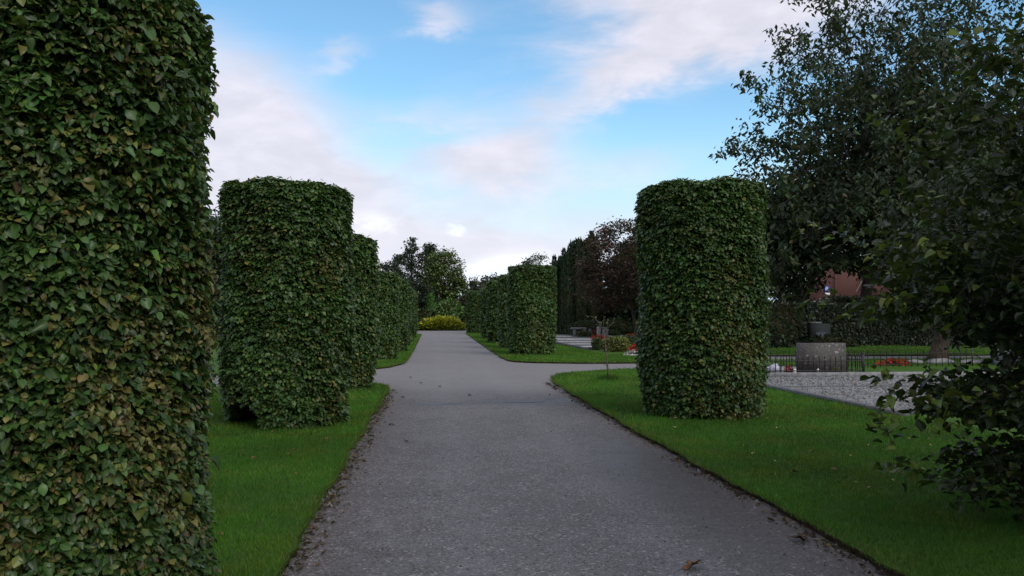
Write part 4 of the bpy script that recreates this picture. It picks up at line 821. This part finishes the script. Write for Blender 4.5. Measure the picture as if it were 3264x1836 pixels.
# rough stones near the old tree
ROUGH = [(17.2, 27.0, .5, .12, 'long low rough boulder in front of the old trunk'), (18.3, 26.8, .55, .10, 'flat pale rough stone beside the old trunk boulder'), (19.4, 26.9, .42, .09, 'small rough stone at the end of the boulder row'), (16.4, 27.2, .3, .09, 'small rough stone between iron fence and old trunk boulder')]
for i, (x, y, r, h, lab) in enumerate(ROUGH):
    mb = MB(); mb.rock((x, y, LAWN_Z + h * .5), (r, .25, h), i + 3, seg=14, amp=.14); tag(mb.build('rough_stone', 'grey_stone', smooth=True), lab, 'stone', 'rough stones edging the grave')
# dark monument with a pale cap before the hedge
root = thing('stone_monument', (20.6, 43, 0), 'dark stone monument with a pale cap in front of the dark hedge', 'grave monument'); mb = MB()
mb.box(20.05, 21.05, 42.7, 43.3, 0, 1.30, 0, .02); mb.build('body', 'shaded_granite', root)
mb = MB(); mb.box(20.05, 20.6, 42.7, 43.3, 1.303, 1.40, 0, .03); mb.build('cap', 'kerb_stone', root); mb = MB(); mb.box(20.25, 20.85, 42.67, 42.697, 0.02, .86); mb.build('recess', 'dark_granite', root)

# ------------------------------------------------------------------ beyond the hedge: house, sign, pillar, pole
root = thing('gate_pillar', (28.15, 57.0, 0), 'beige stone gate pillar with a pale cap below the parking sign', 'pillar'); mb = MB(); mb.box(27.52, 28.02, 56.7, 57.3, 0, 2.90, 0); mb.build('shaft', 'beige_stone', root); mb = MB(); mb.box(27.46, 28.08, 56.62, 57.38, 2.902, 3.0, 0, .03); mb.build('cap', 'pale_stone', root)
root = thing('parking_sign', (34.2, 70, 0), 'blue parking sign with a white P above a small pale plate', 'sign'); mb = MB(); mb.box(33.93, 34.47, 69.97, 70.0, 3.86, 4.40, 0); o = mb.build('panel', 'sign_blue', root)
cu = bpy.data.curves.new('letter', 'FONT'); cu.body = 'P'; cu.size = .50; cu.align_x = 'CENTER'; cu.extrude = .002; cu.offset = .008
tmp = bpy.data.objects.new('letter_curve', cu); col.objects.link(tmp); dg = bpy.context.evaluated_depsgraph_get(); me = bpy.data.meshes.new_from_object(tmp.evaluated_get(dg)); bpy.data.objects.remove(tmp)
me.materials.clear(); me.materials.append(MAT['white_paint']); o = bpy.data.objects.new('letter', me); col.objects.link(o); o.parent = root; o.location = (0, -.034, 3.96); o.rotation_euler = (R(90), 0, 0)
mb = MB(); mb.box(33.95, 34.5, 69.972, 70.0, 3.60, 3.80); mb.build('plate', 'white_paint', root); mb = MB(); mb.tube([(34.2, 70.04, 0), (34.2, 70.04, 4.36)], [.03, .03], 8); mb.build('pole', 'iron', root)
root = thing('house', (45, 92, 0), 'house with a red tiled hipped roof behind the cherry tree', 'house')
ang = R(12); c_, s_ = math.cos(ang), math.sin(ang)
def hp(a, b, z): return (42.6 + a * c_ - b * s_, 85 + a * s_ + b * c_, z)
A_, B_ = 13., 9.
mb = MB(); V = [hp(.5, .5, 0), hp(A_ - .5, .5, 0), hp(A_ - .5, B_ - .5, 0), hp(.5, B_ - .5, 0)]; V += [(x, y, 3.5) for x, y, z in V]; mb.faces(V, [(0, 1, 5, 4), (1, 2, 6, 5), (2, 3, 7, 6), (3, 0, 4, 7)]); mb.build('wall', 'rust_wall', root)
mb = MB(); V = [hp(0, 0, 3.42), hp(A_, 0, 3.42), hp(A_, B_, 3.42), hp(0, B_, 3.42), hp(3.6, B_ / 2, 7.9), hp(A_ - 3.6, B_ / 2, 7.9)]; mb.faces(V, [(0, 1, 5, 4), (1, 2, 5), (2, 3, 4, 5), (3, 0, 4)]); rf = mb.build('roof', 'roof_tile', root); md = rf.modifiers.new('Solidify', 'SOLIDIFY'); md.thickness = .12; md.offset = -1
mb = MB(); mb.tube([hp(-.02, -.02, 3.50), hp(3.6, B_ / 2, 7.98)], [.11, .11], 8); mb.tube([hp(3.6, B_ / 2, 7.98), hp(A_ - 3.6, B_ / 2, 7.98)], [.11, .11], 8); mb.build('ridge_tiles', 'roof_tile', root)
mb = MB(); mb.tube([hp(0, -.08, 3.38), hp(A_, -.08, 3.38)], [.08, .08], 8); mb.tube([hp(-.08, 0, 3.38), hp(-.08, B_, 3.38)], [.08, .08], 8); mb.build('gutter', 'white_paint', root)
for a in (3.2, 8.): mb = MB(); V = [hp(a, .44, 1.2), hp(a + 1.6, .44, 1.2), hp(a + 1.6, .44, 2.5), hp(a, .44, 2.5), hp(a, .5, 1.2), hp(a + 1.6, .5, 1.2), hp(a + 1.6, .5, 2.5), hp(a, .5, 2.5)]; mb.faces(V, [(0, 1, 2, 3), (0, 4, 5, 1), (1, 5, 6, 2), (2, 6, 7, 3), (3, 7, 4, 0)]); w_ = mb.build('window', 'white_paint', root); mb = MB(); mb.faces([hp(a + .08, .43, 1.28), hp(a + 1.52, .43, 1.28), hp(a + 1.52, .43, 2.42), hp(a + .08, .43, 2.42)], [(0, 1, 2, 3)]); mb.build('pane', 'glass_dark', root)
# dormer with white barge boards on the near slope
mb = MB(); V = [hp(3.6, 1.2, 4.5), hp(5.4, 1.2, 4.5), hp(4.5, 1.2, 5.9), hp(3.6, 3.2, 4.5), hp(5.4, 3.2, 4.5), hp(4.5, 3.9, 5.9)]; mb.faces(V, [(0, 1, 2), (0, 2, 5, 3), (1, 4, 5, 2)]); mb.build('dormer', 'roof_tile', root)
mb = MB(); mb.prisms([hp(3.45, 1.1, 4.4), hp(5.55, 1.1, 4.4)], [hp(4.5, 1.1, 6.0), hp(4.5, 1.1, 6.0)], .07, .07, 4); mb.build('barge_board', 'beige_stone', root)
mb = MB(); mb.tube([(-5.8, 90, 0), (-5.79, 90, 7.8)], [.10, .075], 8); tag(mb.build('wooden_pole', 'wood_pole'), 'thin weathered wooden pole beside the round-topped dark tree', 'pole')

# ------------------------------------------------------------------ puddles, litter and fallen leaves
def puddle(c, r, seed):
    q = np.random.default_rng(seed); pts = [(c[0] + r[0] * math.cos(a) * (1 + .18 * math.sin(3 * a + seed) + q.normal(0, .05)), c[1] + r[1] * math.sin(a) * (1 + .2 * math.sin(2 * a + 1) + q.normal(0, .05))) for a in np.linspace(0, 6.283, 40)[:-1]]
    sheet('puddle', pts, .005, 'puddle')
puddle((1.68, 15.9), (.36, .17), 1); puddle((.30, 15.68), (.22, .07), 2)
q = np.random.default_rng(77)
def scatter_edge(n, side):
    y = 3.5 + (15.3 if side < 0 else 17.) * q.random(n) ** 1.2; off = np.abs(q.normal(0, .10, n)); x = -.955 + off if side < 0 else 2.83 - off; return np.stack([x, y], 1)
CURL = tpl([(0, 0, 0), (.3, .42, .22), (.35, 0, .02), (.3, -.42, .18), (.7, .3, .3), (.72, 0, .08), (.7, -.3, .12), (1, .05, .2)], [(0, 2, 1), (0, 3, 2), (1, 2, 5, 4), (2, 3, 6, 5), (4, 5, 7), (5, 6, 7)])
P = np.concatenate([scatter_edge(900, -1), scatter_edge(500, 1)]); n = len(P); P3 = np.concatenate([P, np.full((n, 1), .006)], 1)
mb = MB(); az = q.uniform(0, 6.28, n); mb.leaves(CURL, P3, np.stack([np.cos(az), np.sin(az), q.normal(0, .12, n)], 1), np.stack([q.normal(0, .3, n), q.normal(0, .3, n), np.ones(n)], 1), .035 * np.exp(q.normal(0, .4, n)), .024, palette(n, [(.10, .06, .03), (.17, .10, .045), (.05, .034, .02), (.26, .20, .12)], [.35, .3, .25, .1], .25, q))
P = np.concatenate([scatter_edge(1600, -1), scatter_edge(2400, 1)]); P = P[(np.sin(P[:, 1] * 1.7) + np.sin(P[:, 1] * 4.3 + 1) * .7 + q.normal(0, .5, len(P))) > .25]; P[:, 0] = np.where(P[:, 0] < 1, -.965 + (P[:, 0] + .955) * .7, 2.84 - (2.83 - P[:, 0]) * .7); n = len(P); az = q.uniform(0, 6.28, n); s_ = .014 * np.exp(q.normal(0, .5, n))
PEB = tpl([(-.6, 0, 0), (0, .55, 0), (.6, .1, 0), (.1, -.6, 0), (0, 0, .7)], [(0, 4, 1), (1, 4, 2), (2, 4, 3), (3, 4, 0)])
mb.leaves(PEB, np.concatenate([P, np.full((n, 1), .001)], 1), np.stack([np.cos(az), np.sin(az), 0 * az], 1), np.tile([[0, 0, 1.]], (n, 1)), s_ * 1.3, s_ * 1.3, palette(n, [(.030, .022, .015), (.055, .040, .028), (.14, .13, .12), (.22, .21, .20)], [.45, .3, .15, .1], .2, q))
tag(mb.build('leaf_litter', 'petal'), 'crumbled brown leaf litter and soil crumbs gathered along both path edges', 'leaf litter', kind='stuff')
n = 5200; P = np.stack([q.uniform(-.95, 2.82, n), 3.3 + 14 * q.random(n) ** 1.5], 1); mb = MB(); s_ = .0045 * np.exp(q.normal(0, .45, n)); az = q.uniform(0, 6.28, n)
PEB = tpl([(-.6, 0, 0), (0, .55, 0), (.6, .1, 0), (.1, -.6, 0), (0, 0, .7)], [(0, 4, 1), (1, 4, 2), (2, 4, 3), (3, 4, 0)])
mb.leaves(PEB, np.concatenate([P, np.full((n, 1), .001)], 1), np.stack([np.cos(az), np.sin(az), 0 * az], 1), np.tile([[0, 0, 1.]], (n, 1)), s_ * 1.3, s_ * 1.3, palette(n, [(.10, .10, .11), (.2, .2, .21), (.36, .35, .34), (.05, .045, .04)], [.3, .35, .15, .2], .2, q))
for (x0_, x1_, y0_, y1_, z_) in ((7.55, 12, 12.7, 17.7, .078), (7.55, 14, 18.05, 20.8, .082)):
    n = 3800; P = np.stack([q.uniform(x0_, x1_, n), q.uniform(y0_, y1_, n), np.full(n, z_)], 1); az = q.uniform(0, 6.28, n); s_ = .022 * np.exp(q.normal(0, .4, n))
    mb.leaves(PEB, P, np.stack([np.cos(az), np.sin(az), 0 * az], 1), np.tile([[0, 0, 1.]], (n, 1)), s_ * 1.3, s_ * 1.3, palette(n, [(.17, .17, .175), (.24, .24, .245), (.34, .335, .33), (.11, .105, .10)], [.35, .4, .1, .15], .2, q))
tag(mb.build('grit', 'petal'), 'loose grit and small stones on the path and gravel graves', 'grit', kind='stuff')
n = 1100; P = np.stack([np.where(q.random(n) < .4, q.uniform(-3.5, -1, n), q.uniform(2.9, 7.3, n)), 3.5 + 20 * q.random(n)], 1)
mb = MB(); az = q.uniform(0, 6.28, n); keep = np.arange(n) < 160
P, az = P[keep], az[keep]; n = len(P); mb.leaves(CURL, np.concatenate([P, np.full((n, 1), LAWN_Z + .03)], 1), np.stack([np.cos(az), np.sin(az), 0 * az], 1), np.stack([q.normal(0, .4, n), q.normal(0, .4, n), np.ones(n)], 1), .03 * np.exp(q.normal(0, .3, n)), .02, palette(n, [(.16, .17, .05), (.24, .18, .08), (.03, .04, .02)], [.4, .3, .3], .2, q))
tag(mb.build('leaf_scraps', 'petal'), 'tiny leaf scraps caught in the lawn grass', 'leaf litter', kind='stuff')
def fallen(label, x, y, z, size, rz, mat, group=None, seed=0, lobes=5):
    q = np.random.default_rng(seed + 500); V = [(0, 0, .10 * size)]; m_ = 22
    for i in range(m_):
        a_ = 2 * math.pi * i / m_; r_ = size * (.40 + .16 * math.cos(lobes * a_) + q.normal(0, .035)) * (1.25 if abs(a_ - math.pi) > 1.7 else .85); V.append((r_ * math.cos(a_), r_ * math.sin(a_) * .75, abs(math.sin(a_)) * .26 * size + q.normal(0, .03) * size))
    F = [(0, i + 1, (i + 1) % m_ + 1) for i in range(m_)]; mb = MB(); mb.faces(V, F); mb.tube([(-.55 * size, 0, .02 * size), (-.2 * size, 0, .05 * size), (0, 0, .09 * size)], [.012 * size] * 3, 4)
    o = mb.build('fallen_leaf', mat); o.location = (x, y, z); o.rotation_euler = (q.normal(0, .15), q.normal(0, .15), rz); return tag(o, label, 'leaf', group)
fallen('large curled brown leaf lying alone on the path near the bottom of the picture', 1.65, 5.24, .012, .15, .5, 'dry_leaf', seed=1)
fallen('dark torn leaf on the path by the soil edge of the lawn', 2.62, 5.82, .012, .13, 2.4, 'dark_dry_leaf', seed=2)
for i, (x, y) in enumerate([(-.62, 12.6), (-.35, 10.9), (-.8, 14.9), (-.6, 16.9), (.15, 19.5), (.75, 17.2), (-.3, 20.6), (-.6, 22.5)]):
    fallen('small dark leaf lying on the path on the hornbeam skirt side', x, y, .01, .09, i * 1.3, 'dark_dry_leaf', 'dark leaves scattered on the path', 10 + i)
for i, (x, y) in enumerate([(3.9, 7.2), (3.6, 8.6), (4.6, 8.9), (5.2, 9.6), (3.3, 7.9), (5.9, 10.8), (3.7, 9.7), (4.8, 7.6)]):
    fallen('small pale yellow leaf lying on the near lawn by the loose hornbeam', x, y, LAWN_Z + .03, .055, i * 2.1, 'pale_leaf', 'pale leaves fallen on the lawn', 30 + i, 3)
for i, (x, y) in enumerate([(3.55, 8.0), (4.0, 8.1), (4.3, 9.2), (5.3, 12.3), (6.1, 11.2)]):
    fallen('small brown leaf lying on the near lawn by the loose hornbeam', x, y, LAWN_Z + .03, .07, i * 1.7, 'dry_leaf', 'brown leaves fallen on the lawn', 50 + i, 3)

q = np.random.default_rng(321)
for i in range(16):
    fallen('small pale yellow leaf lying on the near lawn by the loose hornbeam', q.uniform(3.1, 6.6), q.uniform(6, 13), LAWN_Z + .03, q.uniform(.045, .065), q.uniform(0, 6), 'pale_leaf', 'pale leaves fallen on the lawn', 70 + i, 3)
for i in range(12):
    fallen('small brown leaf lying on the lawn strip in front of the raised-skirt column', q.uniform(-2.2, -1.1), q.uniform(5.5, 11.5), LAWN_Z + .03, q.uniform(.045, .07), q.uniform(0, 6), 'dry_leaf', 'brown leaves on the strip under the raised-skirt column', 90 + i, 3)
# ------------------------------------------------------------------ sky, sun, camera
world = bpy.data.worlds.new('World'); scene.world = world; world.use_nodes = True; world.node_tree.nodes.clear(); nt = NT(world.node_tree)
SUN_AZ, SUN_EL = R(152), R(36)       # azimuth from +Y towards +X
gen = nt.n('ShaderNodeTexCoord').outputs['Generated']
sky = nt.n('ShaderNodeTexSky', sky_type='NISHITA', sun_disc=False, sun_elevation=SUN_EL, sun_rotation=SUN_AZ, air_density=1., dust_density=.6, ozone_density=1.5).outputs[0]
sep = nt.n('ShaderNodeSeparateXYZ', {0: gen}); dx, dy, dz = sep.outputs
az = nt.m('MULTIPLY', nt.m('ARCTAN2', dx, dy), 180 / math.pi); el = nt.m('MULTIPLY', nt.m('ARCSINE', dz), 180 / math.pi)
pl = nt.n('ShaderNodeCombineXYZ', {0: nt.m('MULTIPLY', az, .05), 1: nt.m('MULTIPLY', el, .11), 2: 0.}).outputs[0]
# stretch the cloud noise along a rising diagonal, as the streaks run
rot = nt.n('ShaderNodeMapping', {'Vector': pl, 'Rotation': (0, 0, R(-22)), 'Scale': (.8, 1.7, 1.)}).outputs[0]
n1 = nt.noise(rot, 1.7, 6, .55, .5); n2 = nt.noise(pl, 4.5, 5, .6, .3); n3 = nt.noise(rot, .55, 3, .5, .2)
warp = nt.m('MULTIPLY', nt.m('SUBTRACT', n1, .5), 7.); warp2 = nt.m('MULTIPLY', nt.m('SUBTRACT', n2, .5), 4.)
def blob(a0, e0, sa, se, amp, tilt=0.):
    a = nt.m('SUBTRACT', nt.m('ADD', az, warp), a0); e = nt.m('SUBTRACT', nt.m('ADD', el, warp2), e0); c, s = math.cos(R(tilt)), math.sin(R(tilt))
    u = nt.m('DIVIDE', nt.m('ADD', nt.m('MULTIPLY', a, c), nt.m('MULTIPLY', e, s)), sa); v = nt.m('DIVIDE', nt.m('SUBTRACT', nt.m('MULTIPLY', e, c), nt.m('MULTIPLY', a, s)), se)
    d = nt.m('ADD', nt.m('MULTIPLY', u, u), nt.m('MULTIPLY', v, v)); return nt.m('MULTIPLY', nt.m('EXPONENT', nt.m('MULTIPLY', d, -1.)), amp)
BL = [(-13.0, 12.0, 7.8, 5.0, 1.5, -28), (-12, 5, 9, 4, .8, 0), (20., 20.5, 10., 4.4, 1.5, 6), (.5, 20.0, 2.4, 1.1, .62, 0), (-6.3, 17.4, 2.2, .8, .45, 20), (1.5, 13.8, 6.5, 1.5, .42, 4), (11.2, 15.2, 6.5, 1.3, .6, 24), (5.4, 10.6, 4.6, 2.4, 1.0, 5), (1.6, 4.3, 16., 3.0, 1.2, 0), (14., 10, 5.5, 1.5, .40, 12), (22, 6, 8, 3, .6, 0), (-3.5, 9.2, 6, 1.5, .40, 0)]
tot = None
for b in BL:
    v = blob(*b); tot = v if tot is None else nt.m('ADD', tot, v)
# unseen sky elsewhere: cloud added to brighten and neutralise the ambient light
far_ = nt.ramp(nt.m('ABSOLUTE', nt.m('SUBTRACT', az, 4.)), 30., 55.); hi_ = nt.ramp(el, 24., 34.)
tot = nt.m('ADD', tot, nt.m('MULTIPLY', nt.m('MAXIMUM', far_, hi_), nt.m('ADD', nt.m('MULTIPLY', n3, 1.5), .1)))
tot = nt.m('ADD', tot, nt.m('MULTIPLY', nt.m('SUBTRACT', n1, .5), .95)); tot = nt.m('ADD', tot, nt.m('MULTIPLY', nt.m('SUBTRACT', n2, .5), .35))
mask = nt.ramp(tot, .05, 1.1)
low = nt.ramp(el, 10., 2.)
cl = nt.mix(nt.ramp(n2, .3, .75), (6.0, 5.9, 6.65), (7.3, 7.0, 7.8)); cl = nt.mix(nt.m('MULTIPLY', low, .6), cl, (7.2, 7.2, 8.1))
wb = nt.m('MAXIMUM', nt.m('MAXIMUM', blob(-4.6, 6.6, 2.4, 1.1, .9), blob(.7, 6.2, .7, .36, .95)), nt.m('MAXIMUM', blob(4.6, 3.2, 3.6, 1.5, 1.5, 14), blob(3.4, 5.4, 1.4, .5, .6)))
cl = nt.mix(nt.m('MULTIPLY', nt.ramp(nt.m('ADD', wb, nt.m('MULTIPLY', nt.m('SUBTRACT', n2, .5), 1.6)),  .30, 1.3), .75), cl, (9.4, 9.4, 9.7))
skc = nt.mix(1., sky, (1.12, 1.48, 1.52), 'MULTIPLY')
hz = nt.mix(nt.ramp(el, 16., 1.), skc, (5.3, 7.2, 8.5))
fin = nt.mix(nt.m('MULTIPLY', mask, .93), hz, cl)
bg = nt.n('ShaderNodeBackground', {'Color': fin, 'Strength': .1}); o = nt.n('ShaderNodeOutputWorld'); nt.t.links.new(bg.outputs[0], o.inputs[0])
sl = bpy.data.lights.new('sun', 'SUN'); sl.energy = 1.5; sl.angle = R(32); sl.color = (1., .94, .85); so = bpy.data.objects.new('sun', sl); col.objects.link(so); so.location = (-20, -20, 40)
so.rotation_euler = (R(90) - SUN_EL, 0, -SUN_AZ + math.pi)
cam = bpy.data.cameras.new('camera'); cam.sensor_width = 36; cam.lens = 36 * 2100 / 2576; cam.clip_start = .05; cam.clip_end = 4000
co = bpy.data.objects.new('camera', cam); col.objects.link(co); co.location = (0, 0, 1.6); co.rotation_euler = (R(90 + 2.06), 0, R(-5.39)); scene.camera = co
vs = scene.view_settings; vs.view_transform = 'Standard'; vs.look = 'None'; vs.exposure = .32; vs.gamma = 1; vs.use_curve_mapping = False
scene.cycles.max_bounces = 6; scene.cycles.transparent_max_bounces = 4; scene.cycles.use_denoising = True
